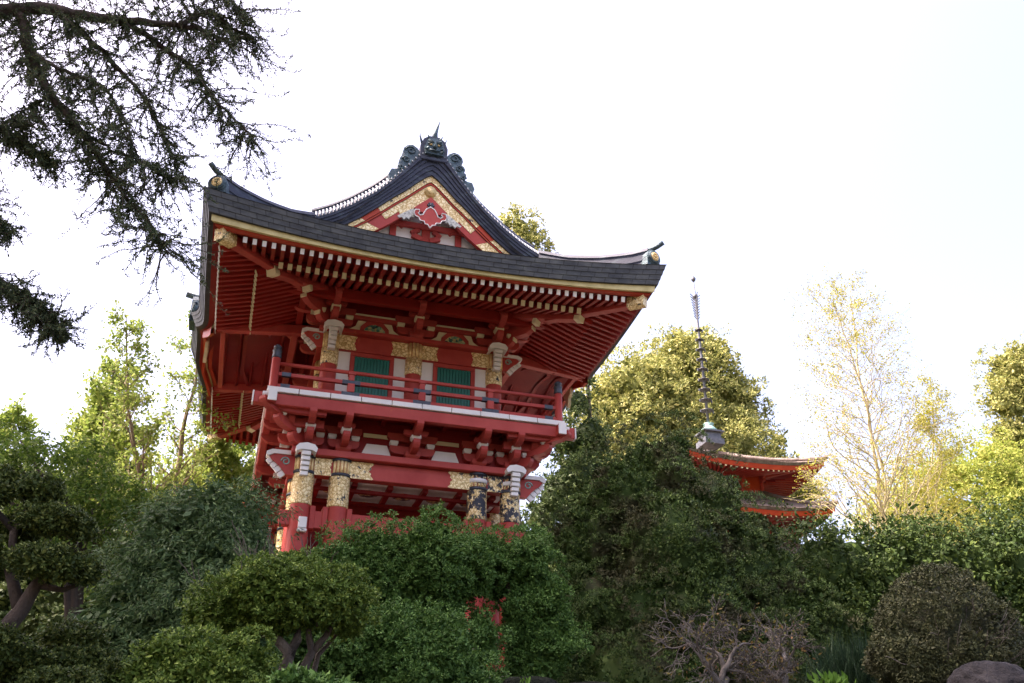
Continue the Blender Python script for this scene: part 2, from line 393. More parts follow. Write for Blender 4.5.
# gate walls inside the end bays and the coffered ceiling
m_ = G()
m_.box(-1.9, 1.9, .12, D-.12, -.33, -.30, 0)
m_.build('ceiling_board', WHITE, gate)
for i in range(6):
    m_ = G(); xx = -1.7+i*.68; m_.box(xx-.05, xx+.05, .115, D-.115, -.41, -.331); m_.build('ceiling_beam', REDSHADE, gate)
for i in range(7):
    m_ = G(); yy = .35+i*.73; m_.box(-1.88, 1.88, yy-.05, yy+.05, -.47, -.412); m_.build('ceiling_beam', REDSHADE, gate)
for i in range(5):
    for j in range(3):
        xx = -1.36+i*.68; yy = .715+j*.73
        m_ = G(); m_.lathe([(.2, -.35), (.2, -.332)], (xx, yy, 0), 20); m_.build('ceiling_roundel', GOLDBLACK, gate)
# guardian-bay wall boards (dark, either side of the passage)
for yy in (1.35, D-1.35):
    m_ = G(); m_.box(-1.82, 1.82, yy-.03, yy+.03, -2.1, -.36); m_.build('wall_board', REDSHADE, gate)

# ---- bracket complexes: built once, copied round the building
def block_shape(m_, x, y, z, w_, h, mi):
    """bearing block: square head, tapered foot"""
    a = w_/2; b = w_*.33
    m_.poly([(x+sx*b, y+sy*b, z) for sx, sy in ((-1, -1), (1, -1), (1, 1), (-1, 1))]+[(x+sx*a, y+sy*a, z+h*.45) for sx, sy in ((-1, -1), (1, -1), (1, 1), (-1, 1))]+[(x+sx*a, y+sy*a, z+h) for sx, sy in ((-1, -1), (1, -1), (1, 1), (-1, 1))],
            [(3, 2, 1, 0), (0, 1, 5, 4), (1, 2, 6, 5), (2, 3, 7, 6), (3, 0, 4, 7), (4, 5, 9, 8), (5, 6, 10, 9), (6, 7, 11, 10), (7, 4, 8, 11), (8, 9, 10, 11)], mi)
def arm_profile(L_, h):
    """boat-shaped bracket arm, half length L_, underside curving up at both ends"""
    p = [(-L_, h), (-L_, h*.5), (-L_*.92, h*.22), (-L_*.78, h*.05), (-L_*.6, 0), (L_*.6, 0), (L_*.78, h*.05), (L_*.92, h*.22), (L_, h*.5), (L_, h)]
    return p
def nose_profile(y0, y1, h):
    L_ = y1-y0
    return [(0, 0), (L_*.7, 0), (L_*.86, h*.12), (L_*.96, h*.4), (L_, h*.62), (L_, h), (0, h)]
def bracket_set(z, sc=1.0, steps=2, mat=RED, blk=WHITE, arms=True, half=.44, wide=.13):
    """faces -Y from the wall plane y=0 at x=0; parts returned as meshes"""
    out = []
    # main block
    m_ = MB(); block_shape(m_, 0, 0, z, .3, .16, 0); out.append(('main_block', m_, [mat]))
    zz = z+.16; h = .16*sc
    if arms:
        m_ = MB(); m_.prism(arm_profile(half, h), (0, -.005, zz-.04), (1, 0, 0), (0, 0, 1), (0, .12, 0)); out.append(('bracket_arm', m_, [mat]))
        for xx in (-half+.08, half-.08): m_ = MB(); block_shape(m_, xx, 0, zz+h-.04, .16, .1, 0); out.append(('bearing_block', m_, [blk]))
        m_ = MB(); m_.prism(arm_profile(half*1.12, h), (0, -.003, zz+h+.06), (1, 0, 0), (0, 0, 1), (0, .12, 0)); out.append(('bracket_arm', m_, [mat]))
    for k in range(steps):
        y1 = .36+.32*k; zb = zz-.05+k*(h+.1)
        m_ = MB(); m_.prism(nose_profile(0, y1+.1, h+.02), (0, -.07 if k == 0 else -.05, zb), (0, -1, 0), (0, 0, 1), (wide, 0, 0)); out.append(('projecting_arm', m_, [mat]))
        m_ = MB(); block_shape(m_, 0, -y1, zb+h+.02, .19, .1 if k < steps-1 else .08, 0)
        out.append(('bearing_block', m_, [blk if k < steps-1 else mat]))
        if k < steps-1:
            m_ = MB(); m_.prism(arm_profile(half*.55, .1), (0, -y1, zb+h+.125), (1, 0, 0), (0, 0, 1), (0, .1, 0)); out.append(('bracket_arm', m_, [mat]))
    return out
_bcache = {}
def place_brackets(key, x, y, rot, z, label=None, **kw):
    """a bracket complex = one part of the gate; its blocks and arms are sub-parts"""
    ck = key
    if ck not in _bcache:
        lst = []
        for nm, m_, mats in bracket_set(0, **kw):
            me = bpy.data.meshes.new(nm)
            me.from_pydata([tuple(p) for p in m_.v], [], m_.f)
            for t in mats: me.materials.append(t)
            me.polygons.foreach_set('material_index', m_.m); me.update(); lst.append((nm, me))
        _bcache[ck] = lst
    base = None
    for i, (nm, me) in enumerate(_bcache[ck]):
        o = bpy.data.objects.new(nm if i else 'bracket_complex', me); COL.objects.link(o)
        if i == 0:
            o.parent = gate; o.location = Vector((x, y, z+ZO))-Vector(gate.location); o.rotation_euler = (0, 0, rot); base = o
        else:
            o.parent = base
        md = o.modifiers.new('edge', 'BEVEL'); md.width = .007; md.segments = 1; md.limit_method = 'ANGLE'
    return base

# lower brackets, carrying the balcony
for x in (-2, -1.33, 0, 1.33, 2):
    place_brackets('low', x, -.02, 0, .13, half=.44 if abs(x) < 1 else .28) if abs(x) < 1 else place_brackets('lowc', x, -.02, 0, .13, half=.3)
    place_brackets('low' if abs(x) < 1 else 'lowc', x, D+.02, math.pi, .13)
for y in (0, .75, YC, D-.75, D):
    place_brackets('lowc', -2.02, y, -math.pi/2, .13); place_brackets('lowc', 2.02, y, math.pi/2, .13)
# diagonal corner arms
for sx in (-1, 1):
    for sy, yb in ((-1, 0), (1, D)):
        dv = Vector((sx, sy, 0)).normalized()
        for k in range(3):
            L_ = .5+.42*k; z0 = .2+.2*k
            m_ = G(); m_.prism(nose_profile(0, L_, .19), (sx*2, yb, z0-.03), dv, (0, 0, 1), dv.cross(Vector((0, 0, 1)))*.15)
            o = m_.build('corner_arm', RED, gate, .012)
            b_ = G(); p = Vector((sx*2, yb, 0))+dv*(L_-.14); block_shape(b_, p.x, p.y, z0+.16, .19, .09, 0); b_.build('bearing_block', WHITE, o)
        # lateral stepped arms reaching out past the corner
        for k, (yy, L_) in enumerate(((.0, .62), (-.36, .8), (-.68, .95))):
            z0 = .33+.13*k; py = yb+sy*(-yy)
            m_ = G(); m_.prism(nose_profile(0, L_, .15), (sx*1.75, py, z0), (sx, 0, 0), (0, 0, 1), (0, .12, 0)); m_.build('side_arm', RED, gate, .01)
            m_ = G(); m_.prism(nose_profile(0, L_, .15), (sx*(2-yy), yb-sy*.25, z0+.002), (0, sy, 0), (0, 0, 1), (.12, 0, 0)); m_.build('side_arm', RED, gate, .01)
# inner wall behind the lower brackets, with white panels
for (x0, x1, y0, y1) in [(-1.96, 1.96, .04, .1), (-1.96, 1.96, D-.1, D-.04), (-1.97, -1.91, .102, D-.102), (1.91, 1.97, .102, D-.102)]:
    m_ = G(); m_.box(x0, x1, y0, y1, .13, .9); m_.build('bracket_wall', REDSHADE, gate)
def frog_panel(cx, wy, z, w_, h, nrm, mat=WHITE):
    pr = [(-w_/2, 0), (w_/2, 0), (w_*.36, h*.18), (w_*.3, h*.6), (w_*.24, h), (-w_*.24, h), (-w_*.3, h*.6), (-w_*.36, h*.18)]
    m_ = G()
    if nrm[0] == 0: m_.prism(pr, (cx, wy, z), (1, 0, 0), (0, 0, 1), (0, .02, 0))
    else: m_.prism(pr, (wy, cx, z), (0, 1, 0), (0, 0, 1), (.02, 0, 0))
    return m_.build('plaster_panel', mat, gate)
for cx in (-.68, .68):
    frog_panel(cx, .027, .135, .82, .29, (0, -1)); frog_panel(cx, D-.027, .135, .82, .29, (0, 1))
for x0, x1 in ((-1.75, -1.58), (1.58, 1.75)):
    m_ = G(); m_.box(x0, x1, .02, .035, .135, .2); m_.build('plaster_panel', WHITE, gate)
for x0, x1 in ((-.95, -.4), (.4, .95)):
    m_ = G(); m_.box(x0, x1, .02, .035, .56, .64); m_.build('plaster_panel', CREAM, gate)
for cy in (1.6, D-1.6):
    frog_panel(cy, -1.983, .135, .8, .29, (-1, 0)); frog_panel(cy, 1.983, .135, .8, .29, (1, 0))

# ---- balcony
YB = -.787; XB = 2.777
fx, fy = XB+.04, YB-.04
m_ = G(); m_.box(-fx+.02, fx-.02, fy+.02, D-fy-.02, .90, .955); m_.build('balcony_floor', REDSHADE, gate)
for (a, b) in [((-fx, fy+.05), (fx, fy+.05)), ((-fx, D-fy-.05), (fx, D-fy-.05))]:
    m_ = G(); m_.beam((*a, .765), (*b, .765), .14, .22); m_.build('balcony_beam', RED, gate, .01)
for sx in (-1, 1):
    m_ = G(); m_.beam((sx*(fx-.05), fy+.13, .765), (sx*(fx-.05), D-fy-.13, .765), .14, .22); m_.build('balcony_beam', RED, gate, .01)
def edge_boards(a, b, n):
    a = Vector(a); b = Vector(b)
    for i in range(n):
        p = a.lerp(b, i/n+.0012); q = a.lerp(b, (i+1)/n-.0012)
        m_ = G(); m_.beam(p, q, .12, .1); m_.build('edge_board', WHITE, gate, .006)
edge_boards((-fx-.06, fy, .94), (fx+.06, fy, .94), 10); edge_boards((-fx-.06, D-fy, .94), (fx+.06, D-fy, .94), 10)
edge_boards((-fx, fy+.065, .94), (-fx, D-fy-.065, .94), 12); edge_boards((fx, fy+.065, .94), (fx, D-fy-.065, .94), 12)
for sx in (-1, 1):
    for sy, yb in ((-1, fy+.05), (1, D-fy-.05)):
        m_ = G(); m_.box(min(sx*(fx+.003), sx*(fx+.27)), max(sx*(fx+.003), sx*(fx+.27)), yb-.075, yb+.075, .655, .88)
        o = m_.build('beam_end', RED, gate, .012)
        m_ = G(); m_.box(min(sx*(fx+.273), sx*(fx+.3)), max(sx*(fx+.273), sx*(fx+.3)), yb-.08, yb+.08, .65, .885); m_.build('end_cap', WHITE, o, .006)
        m_ = G(); m_.box(sx*(fx-.05)-.075, sx*(fx-.05)+.075, min(yb+sy*.075, yb+sy*.24), max(yb+sy*.075, yb+sy*.24), .655, .88); o = m_.build('beam_end', RED, gate, .012)
        m_ = G(); yy0 = yb+sy*.242; yy1 = yb+sy*.265; m_.box(sx*(fx-.05)-.08, sx*(fx-.05)+.08, min(yy0, yy1), max(yy0, yy1), .65, .885); m_.build('end_cap', WHITE, o, .006)
# joists under the balcony floor between wall and edge
for i in range(9):
    xx = -2.4+i*.6
    for y0, y1 in ((fy+.13, .03), (D-.03, D-fy-.13)):
        m_ = G(); m_.box(xx-.04, xx+.04, y0, y1, .82, .897); m_.build('joist', REDSHADE, gate)
# rail posts, rails, black metal sleeves
def giboshi(x, y):
    m_ = G(); m_.lathe([(.085, .955), (.085, 1.0), (.078, 1.02), (.078, 1.6)], (x, y, 0), 16); o = m_.build('corner_post', RED, gate)
    c = G(); c.lathe([(.08, 1.6), (.088, 1.61), (.08, 1.68), (.074, 1.72), (.088, 1.74), (.088, 1.76), (.055, 1.775), (.052, 1.79), (.075, 1.81), (.078, 1.84), (.05, 1.87), (.01, 1.895)], (x, y, 0), 16, 0); c.build('post_cap', BLACK, o)
for x in (-XB, XB):
    for y in (YB, D-YB): giboshi(x, y)
def rail(a, b, posts, Lax):
    a = Vector((*a, 0)); b = Vector((*b, 0)); d = (b-a).normalized()
    up = Vector((0, 0, 1))
    m_ = G(); m_.tube([a+up*1.5+d*-.0, b+up*1.5], .038, 10); m_.build('top_rail', RED, gate)
    m_ = G(); m_.beam(a+up*1.285, b+up*1.285, .075, .07); o2 = m_.build('middle_rail', RED, gate, .006)
    m_ = G(); m_.beam(a+up*1.035, b+up*1.035, .09, .085); o3 = m_.build('bottom_rail', RED, gate, .006)
    L_ = (b-a).length
    for t in [0.06]+list(posts)+[L_-.06]:
        p = a+d*t
        if .1 < t < L_-.1:
            m_ = G(); m_.beam(p+up*1.08, p+up*1.25, .13, .13, up=d); m_.beam(p+up*1.32, p+up*1.44, .1, .1, up=d)
            m_.beam(p+up*1.44, p+up*1.475, .14, .14, up=d); m_.build('rail_strut', RED, gate, .006)
        e0 = -.02 if .1 > t else -.17; e1 = .02 if t > L_-.1 else .17
        e0 = 0.0 if t < .1 else -.17; e1 = .0 if t > L_-.1 else .17
        m_ = G(); m_.beam(p+d*e0+up*1.285, p+d*e1+up*1.285, .083, .078); m_.build('metal_sleeve', BLACK, o2)
        m_ = G(); m_.beam(p+d*e0+up*1.035, p+d*e1+up*1.035, .098, .093); m_.build('metal_sleeve', BLACK, o3)
posts = [XB-1.36, XB, XB+1.36]
rail((-XB+.07, YB), (XB-.07, YB), [p-.07 for p in posts], 'x'); rail((-XB+.07, D-YB), (XB-.07, D-YB), [p-.07 for p in posts], 'x')
Ls = D-2*YB
rail((-XB, YB+.07), (-XB, D-YB-.07), [1.1, 2.3, Ls-2.44, Ls-1.24], 'y'); rail((XB, YB+.07), (XB, D-YB-.07), [1.1, 2.3, Ls-2.44, Ls-1.24], 'y')

# ---- upper storey
def col_up(x, y, mid=False):
    p = G(); p.lathe([(.165, .955), (.165, 2.83)], (x, y, 0), 18); o = p.build('upper_column', RED, gate)
    c = G(); c.lathe([(.17, 2.12), (.178, 2.14), (.178, 2.5)], (x, y, 0), 20); c.build('gilt_band', GOLD, o)
    f = G()
    for k in range(14):
        a = 2*math.pi*k/14; f.tube([(x+.155*math.cos(a), y+.155*math.sin(a), 2.5), (x+.155*math.cos(a), y+.155*math.sin(a), 2.82)], .035, 6)
    f.build('fluted_capital', GOLDPLAIN, o)
    if y < 1:
        w_ = G(); s_ = -1
        for a in (-1, 1): w_.box(x+a*.145-.02, x+a*.145+.02, y-.185, y-.14, 2.5, 2.54)
    return o
ups = [(-U0, V0), (0, V0), (U0, V0), (-U0, D-V0), (0, D-V0), (U0, D-V0), (-U0, V0+1.35), (U0, V0+1.35), (-U0, D-V0-1.35), (U0, D-V0-1.35)]
for x, y in ups: col_up(x, y)
for yy, s_ in ((V0, -1), (D-V0, 1)):
    m_ = G(); m_.box(-U0+.1, U0-.1, yy-.08, yy+.08, 2.49, 2.83); hb2 = m_.build('upper_head_beam', RED, gate, .01)
    for x0, x1 in ((-U0+.16, -U0+.52), (-.16, -.5), (.16, .5), (U0-.16, U0-.52)):
        gilt_plate(x0, x1, yy+s_*.088, 2.5, 2.82, s_, hb2, GOLDBRIGHT)
for sx in (-1, 1):
    m_ = G(); m_.box(sx*U0-.08, sx*U0+.08, V0+.1, D-V0-.1, 2.49, 2.83); m_.build('upper_head_beam', RED, gate, .01)
# plaster, door frames and green louvre panels on the near and far faces
for yy, s_ in ((V0, -1), (D-V0, 1)):
    m_ = G(); m_.box(-U0, U0, yy+s_*-.03, yy+s_*.0, .955, 2.49) if s_ > 0 else m_.box(-U0, U0, yy, yy+.03, .955, 2.49)
    m_.build('plaster_wall', WHITE, gate)
    for cx in (-.862, .862):
        w2 = .36
        m_ = G(); yo = yy+s_*.045
        m_.box(cx-w2-.09, cx-w2, min(yo, yy+s_*.002), max(yo, yy+s_*.002), 1.0, 2.40)
        m_.box(cx+w2, cx+w2+.09, min(yo, yy+s_*.002), max(yo, yy+s_*.002), 1.0, 2.40)
        m_.box(cx-w2-.09, cx+w2+.09, min(yo, yy+s_*.002), max(yo, yy+s_*.002), 2.402, 2.488)
        m_.box(cx-w2-.12, cx+w2+.12, min(yo, yy+s_*.004), max(yo, yy+s_*.004), .956, .998)
        fr = m_.build('window_frame', RED, gate, .006)
        m_ = G(); m_.box(cx-w2, cx+w2, yy+s_*.004-.002, yy+s_*.004+.002, 1.0, 2.40)
        n = 11
        for k in range(n):
            xx = cx-w2+(k+.5)*2*w2/n; m_.box(xx-.022, xx+.022, min(yy+s_*.006, yy+s_*.03), max(yy+s_*.006, yy+s_*.03), 1.002, 2.398)
        m_.build('green_louvre', GREEN, fr)
for sx in (-1, 1):
    m_ = G(); m_.box(sx*U0-.015, sx*U0+.015, V0+.04, D-V0-.04, .955, 2.49); m_.build('plaster_wall', WHITE, gate)
    for cy in (V0+.67, YC, D-V0-.67):
        m_ = G(); m_.box(min(sx*(U0+.017), sx*(U0+.05)), max(sx*(U0+.017), sx*(U0+.05)), cy-.36, cy+.36, 1.0, 2.4); m_.build('red_door', REDSHADE, gate, .008)
# upper ledge plank
for (x0, x1, y0, y1) in [(-U0-.27, U0+.27, V0-.23, V0+.23), (-U0-.27, U0+.27, D-V0-.23, D-V0+.23), (-U0-.23, -U0+.23, V0+.233, D-V0-.233), (U0-.23, U0+.23, V0+.233, D-V0-.233)]:
    m_ = G(); m_.box(x0, x1, y0, y1, 2.83, 2.92); m_.build('upper_ledge_plank', RED, gate, .008)
# core wall behind the upper brackets
m_ = G()
m_.box(-U0+.03, U0-.03, V0+.03, D-V0-.03, 2.921, 3.9); m_.build('upper_wall_core', REDSHADE, gate)
# frog-leg struts with carved centre, cream outlines
def frog(cx, yy, s_):
    h = .34
    def leg(o_):
        pts = []
        for i in range(13):
            t = i/12; pts.append((.14+.42*t, h*(1-(t**.55))*.96+.0))
        return pts
    outer = [(-.6, 0), (-.62, .1), (-.5, .13), (-.4, .2), (-.36, .32), (-.28, .42), (-.14, .42), (.14, .42), (.28, .42), (.36, .32), (.4, .2), (.5, .13), (.62, .1), (.6, 0)]
    inner = [(-.27, 0), (-.25, .16), (-.15, .27), (0, .31), (.15, .27), (.25, .16), (.27, 0)]
    m_ = G(); m_.prism(outer, (cx, yy+s_*.012, 2.92), (1, 0, 0), (0, 0, 1), (0, .03, 0)); o = m_.build('frog_leg_strut', CREAM, gate)
    m_ = G(); m_.prism([(u*1.18, v*1.2) for u, v in inner], (cx, yy+s_*.04, 2.921), (1, 0, 0), (0, 0, 1), (0, .022, 0)); m_.build('carving_surround', RED, o)
    m_ = G(); m_.prism([(u*.86, v*.84) for u, v in inner], (cx, yy+s_*.058, 2.923), (1, 0, 0), (0, 0, 1), (0, .016, 0)); m_.build('gilt_carving', CARVE, o)
def carve_mat():
    m, N, L, B = new_mat('painted_carving')
    tc = N.new('ShaderNodeTexCoord'); v = N.new('ShaderNodeTexVoronoi'); v.inputs['Scale'].default_value = 17
    L.new(tc.outputs['Object'], v.inputs['Vector'])
    sp = N.new('ShaderNodeSeparateColor'); L.new(v.outputs['Color'], sp.inputs[0])
    c = ramp(N, L, sp.outputs[0], [(0, (.02, .03, .03)), (.35, (.05, .2, .14)), (.5, (.6, .42, .14)), (.75, (.1, .32, .22)), (1, (.7, .55, .25))])
    L.new(c, B.inputs['Base Color']); B.inputs['Roughness'].default_value = .5
    add_bump(N, L, B, v.outputs['Distance'], .8, .03); return m
CARVE = carve_mat()
for cx in (-.862, .862):
    frog(cx, V0+.03, -1); frog(cx, D-V0-.03, 1)
for yy, s_ in ((V0, -1), (D-V0, 1)):
    for x0, x1 in ((-1.3, -.42), (.42, 1.3)):
        m_ = G(); m_.box(x0, x1, min(yy+s_*.0, yy+s_*.04), max(yy+s_*.0, yy+s_*.04), 3.34, 3.4); m_.build('cream_fillet', CREAM, gate)
        m_ = G(); m_.box(x0-.1, x1+.1, min(yy, yy+s_*.08), max(yy, yy+s_*.08), 3.25, 3.338); m_.build('wall_purlin', RED, gate, .006)
for x in (-U0, 0, U0):
    place_brackets('up', x, V0-.02, 0, 2.92, half=.4, blk=CREAM, mat=RED, sc=1.0); place_brackets('up', x, D-V0+.02, math.pi, 2.92)
for y in (V0, V0+1.35, D-V0-1.35, D-V0):
    place_brackets('up', -U0-.02, y, -math.pi/2, 2.92); place_brackets('up', U0+.02, y, math.pi/2, 2.92)
# outer purlin carried by the brackets
pz = 3.31; po = .66
for (x0, x1, y0, y1) in [(-U0-po-.45, U0+po+.45, V0-po-.07, V0-po+.07), (-U0-po-.45, U0+po+.45, D-V0+po-.07, D-V0+po+.07)]:
    m_ = G(); m_.box(x0, x1, y0, y1, pz, pz+.24); m_.build('eave_purlin', EAVESHADE, gate, .01)
for sx in (-1, 1):
    m_ = G(); m_.box(sx*(U0+po)-.07, sx*(U0+po)+.07, V0-po-.4, D-V0+po+.4, pz+.003, pz+.237); m_.build('eave_purlin', EAVESHADE, gate, .01)
# diagonal arms under the corner
for sx in (-1, 1):
    for sy, yb in ((-1, V0), (1, D-V0)):
        dv = Vector((sx, sy, 0)).normalized()
        for k in range(3):
            L_ = .5+.45*k; z0 = 2.98+.17*k
            m_ = G(); m_.prism(nose_profile(0, L_, .17), (sx*U0, yb, z0), dv, (0, 0, 1), dv.cross(Vector((0, 0, 1)))*.14); o = m_.build('corner_arm', RED, gate, .01)
            p = Vector((sx*U0, yb, 0))+dv*(L_-.1); b_ = G(); block_shape(b_, p.x, p.y, z0+.17, .18, .09, 0); b_.build('bearing_block', CREAM, o)
            m_ = G(); m_.prism([(0, .1), (.03, .1), (.03, .18), (0, .18)], Vector((sx*U0, yb, z0-.01))+dv*(L_+.002), dv, (0, 0, 1), dv.cross(Vector((0, 0, 1)))*.14); m_.build('gilt_tip', CREAM, o)

# ---- beam noses with scroll carving (corner ornaments)
def nose(x, y, z, d, side=True, sc=1.0):
    """scroll-carved nose pointing along d: white banded rim round a red field"""
    d = Vector(d); pr_ = d.cross(Vector((0, 0, 1)))
    field = [(0, -.02), (.06, .02), (.42, .02), (.5, -.03), (.44, -.1), (.34, -.17), (.26, -.25), (.17, -.36), (.05, -.36), (0, -.34)]
    field = [(u*sc, v*sc) for u, v in field]
    m_ = G(); m_.prism(field, (x, y, z), d, (0, 0, 1), pr_*.14); o = m_.build('beam_nose', RED, gate, .006)
    rim = G()
    rim.prism([(u*sc, v*sc) for u, v in [(.0, .022), (.42, .022), (.52, -.03), (.56, -.015), (.56, .05), (.46, .1), (.02, .1)]], (x, y, z), d, (0, 0, 1), pr_*.2)
    seg = [(.5, -.04), (.42, -.12), (.34, -.2), (.27, -.29), (.19, -.38)]
    for i in range(4):
        a, b = seg[i], seg[i+1]; A = Vector((x, y, z))+d*a[0]*sc+Vector((0, 0, a[1]*sc)); B_ = Vector((x, y, z))+d*b[0]*sc+Vector((0, 0, b[1]*sc))
        rim.beam(A, A.lerp(B_, .86), .17, .06, up=pr_)
    rim.build('white_rim', WHITE, o, .008)
    for sd in (-1, 1):
        sp_ = G(); pts = []
        for i in range(22):
            t = i/21*4.2*math.pi/1.6; r_ = .085*(1-i/30)
            pts.append(Vector((x, y, z))+d*(.2+r_*math.cos(t))*sc+Vector((0, 0, (-.11+r_*math.sin(t))*sc))+pr_*sd*.072)
        sp_.tube(pts, .014, 5); sp_.build('scroll_inlay', PATINA, o)
    return o
def nose_front(x, y, z, sc=1.0):
    """nose seen end-on: curved hood over a stack of rounded bands"""
    m_ = G(); m_.prism([(-.18, -.04), (-.2, .04), (-.14, .11), (0, .14), (.14, .11), (.2, .04), (.18, -.04), (.1, .0), (-.1, .0)], (x, y-.24, z), (1, 0, 0), (0, 0, 1), (0, .34, 0))
    for k in range(5):
        r_ = .082-.004*k
        m_.beam((x, y-.34+.03*k, z-.02-.088*k), (x, y-.34+.03*k, z-.02-.088*(k+1)+.012), .17-.006*k, .13, up=(0, 1, 0))
    return m_.build('beam_nose', WHITE, gate, .014)
for s_ in (-1, 1):
    nose(s_*2.16, 0, -.02, (s_, 0, 0)); nose_front(s_*2.02, .0, .02)
    nose(s_*2.16, D, -.02, (s_, 0, 0)); nose(s_*(U0+.13), V0, 2.8, (s_, 0, 0), sc=.85); nose_front(s_*U0, V0-.0, 2.84, .9)
    nose(s_*(U0+.13), D-V0, 2.8, (s_, 0, 0), sc=.85)
    nose(s_*2, D+.16, -.02, (0, 1, 0))

# ------------------------------------------------------------------ ROOF
VT = [(0.0, 7.17), (.12, 7.13), (.32, 6.93), (.6, 6.53), (.9, 6.13), (1.21, 5.77), (1.7, 5.33), (2.1, 5.04), (2.5, 4.82), (2.75, 4.68)]
RX = 4.43; YE = -2.77; RYH = YC-YE      # eave half sizes
YG = -.8                                # gable (verge) plane
PT = [(0, 3.39), (.5, 3.58), (1.0, 3.83), (1.5, 4.12), (1.93, 4.45), (2.6, 4.95), (3.2, 5.62), (3.6, 6.12), (3.9, 6.5), (4.15, 6.82), (4.3, 6.96), (4.43, 7.02)]
def P(d): return float(np.interp(d, [p[0] for p in PT], [p[1] for p in PT]))
def rise(dx, dy, amp=.4):
    t = max(0, 1-max(dx, dy)/4.43); d = min(dx, dy)
    return amp*t*t*max(0, 1-d/3)**2
def bump(y):                            # the undulating gable over the passage side
    a = abs(y-YC)/1.75
    if a > 1: return 0
    return .5*(1+math.cos(math.pi*a))
def edge_xy(side, s, d):                # side: front/back/left/right
    hx = RX-d; hy = RYH-d
    if side == 'f': return (s*hx, YC-hy)
    if side == 'b': return (-s*hx, YC+hy)
    if side == 'l': return (-hx, YC-s*hy)
    if side == 'r': return (hx, YC+s*hy)
def roofz(x, y, flat=None):
    dx = RX-abs(x); dy = RYH-abs(y-YC)
    return dx, dy
KB = .5
def top_pt(side, s, d, dz=0, lat=True):
    x, y = edge_xy(side, s, d)
    dx = RX-abs(x); dy = RYH-abs(y-YC)
    z = P(d)+rise(dx, dy)
    if side in 'lr':
        b = bump(y); z += KB*b*max(0, 1-d/2.6)**1.3
        x += (-1 if side == 'l' else 1)*.2*min(1, 2*b)*max(0, 1-d/1.0)
    return Vector((x, y, z+dz))
SV = [i/48*2-1 for i in range(49)]
# skins
dvals = [0, .15, .35, .6, .9, 1.2, 1.6, 1.97, 2.4]
for sd_ in 'fb':
    m_ = G(); m_.loft([[top_pt(sd_, s*(.995 if d > 1.9 else 1), d) for s in SV] for d in dvals]); m_.build('roof_skirt', ROOFSKIN, gate)
DG = 1.97
for sg in (-1, 1):
    m_ = G(); rows = []
    for d in [0, .15, .35, .6, .9, 1.2, 1.6, 1.97, 2.3, 2.6, 3.0, 3.4, 3.7, 4.0, 4.2, 4.35, 4.43]:
        row = []
        for i in range(81):
            s = i/80*2-1; hy = RYH-min(d, DG); y = YC+s*hy; x = sg*(RX-d)
            dx, dy = d, RYH-abs(y-YC); z = P(d)+rise(dx, dy); b = bump(y)
            z += KB*b*max(0, 1-d/2.6)**1.3; x += sg*.2*min(1, 2*b)*max(0, 1-d)
            row.append((x, y, z))
        rows.append(row)
    m_.loft(rows, flip=(sg > 0)); m_.build('roof_slope', ROOFSKIN, gate)
    # standing ribs on the slope
    m_ = G()
    k = 0; y = YC-(RYH-DG)+.28
    while y < YC+(RYH-DG)-.1:
        pts = []
        for d in (.12, .5, 1.0, 1.5, 2, 2.5, 3, 3.5, 3.9, 4.3):
            z = P(d)+rise(d, RYH-abs(y-YC))+KB*bump(y)*max(0, 1-d/2.6)**1.3; pts.append((sg*(RX-d+.2*min(1, 2*bump(y))*max(0, 1-d)), y, z+.01))
        m_.tube(pts, .018, 4); y += .33
    m_.build('roof_seams', ROOFSKIN, gate)

# eave edge: courses of shingle, dark underside, gold strip, red boards
def eave_path(side, off, zoff, amp, kb=1.0, zbase=None):
    """points along one side at inward offset off"""
    out = []
    n = 64
    for i in range(n+1):
        s = i/n*2-1; x, y = edge_xy(side, s, off)
        dx = RX-abs(x); dy = RYH-abs(y-YC); t = max(0, 1-max(dx, dy)/4.43)
        z = zoff+amp*t*t
        if side in 'lr':
            b = bump(y); z += KB*kb*b; x += (-1 if side == 'l' else 1)*.2*min(1, 2*b)
        out.append(Vector((x, y, z)))
    return out
for sd_ in 'fblr':
    inn = .21 if sd_ in 'lr' else .05
    m_ = G(); NC = 4
    for c_ in range(NC):
        t0 = c_/NC; t1 = (c_+1)/NC
        f = lambda t, o_: (.15*t+o_, 3.39-.33*t, .40-.05*t)
        rows = [eave_path(sd_, *f(t1, .0)), eave_path(sd_, *f(t0, .012))]
        m_.loft_uv(rows, vs_=[NC-1-c_+.04, NC-1-c_+.97])
        if c_ < NC-1:
            m_.loft_uv([eave_path(sd_, f(t1, .012)[0]+.012, f(t1, 0)[1], f(t1, 0)[2]), eave_path(sd_, *f(t1, 0))], vs_=[NC-1-c_+.02, NC-1-c_+.03])
    fa = m_.build('eave_fascia', SLATE, gate)
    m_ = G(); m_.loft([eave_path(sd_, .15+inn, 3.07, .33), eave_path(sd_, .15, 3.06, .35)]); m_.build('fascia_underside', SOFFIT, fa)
    q = .15+inn
    m_ = G(); m_.loft([eave_path(sd_, q+.01, 3.0, .27), eave_path(sd_, q, 3.075, .33)], smooth=False); m_.loft([eave_path(sd_, q+.06, 3.0, .265), eave_path(sd_, q+.01, 3.0, .27)]); m_.build('gold_edge_strip', GOLDEDGE, fa)
    q += .06
    m_ = G(); m_.loft([eave_path(sd_, q+.03, 2.985, .24), eave_path(sd_, q, 3.02, .27)]); m_.loft([eave_path(sd_, q+.1, 3.06, .2), eave_path(sd_, q+.1, 2.985, .22), eave_path(sd_, q+.03, 2.985, .24)], smooth=False); m_.build('eave_board', REDORANGE, gate)

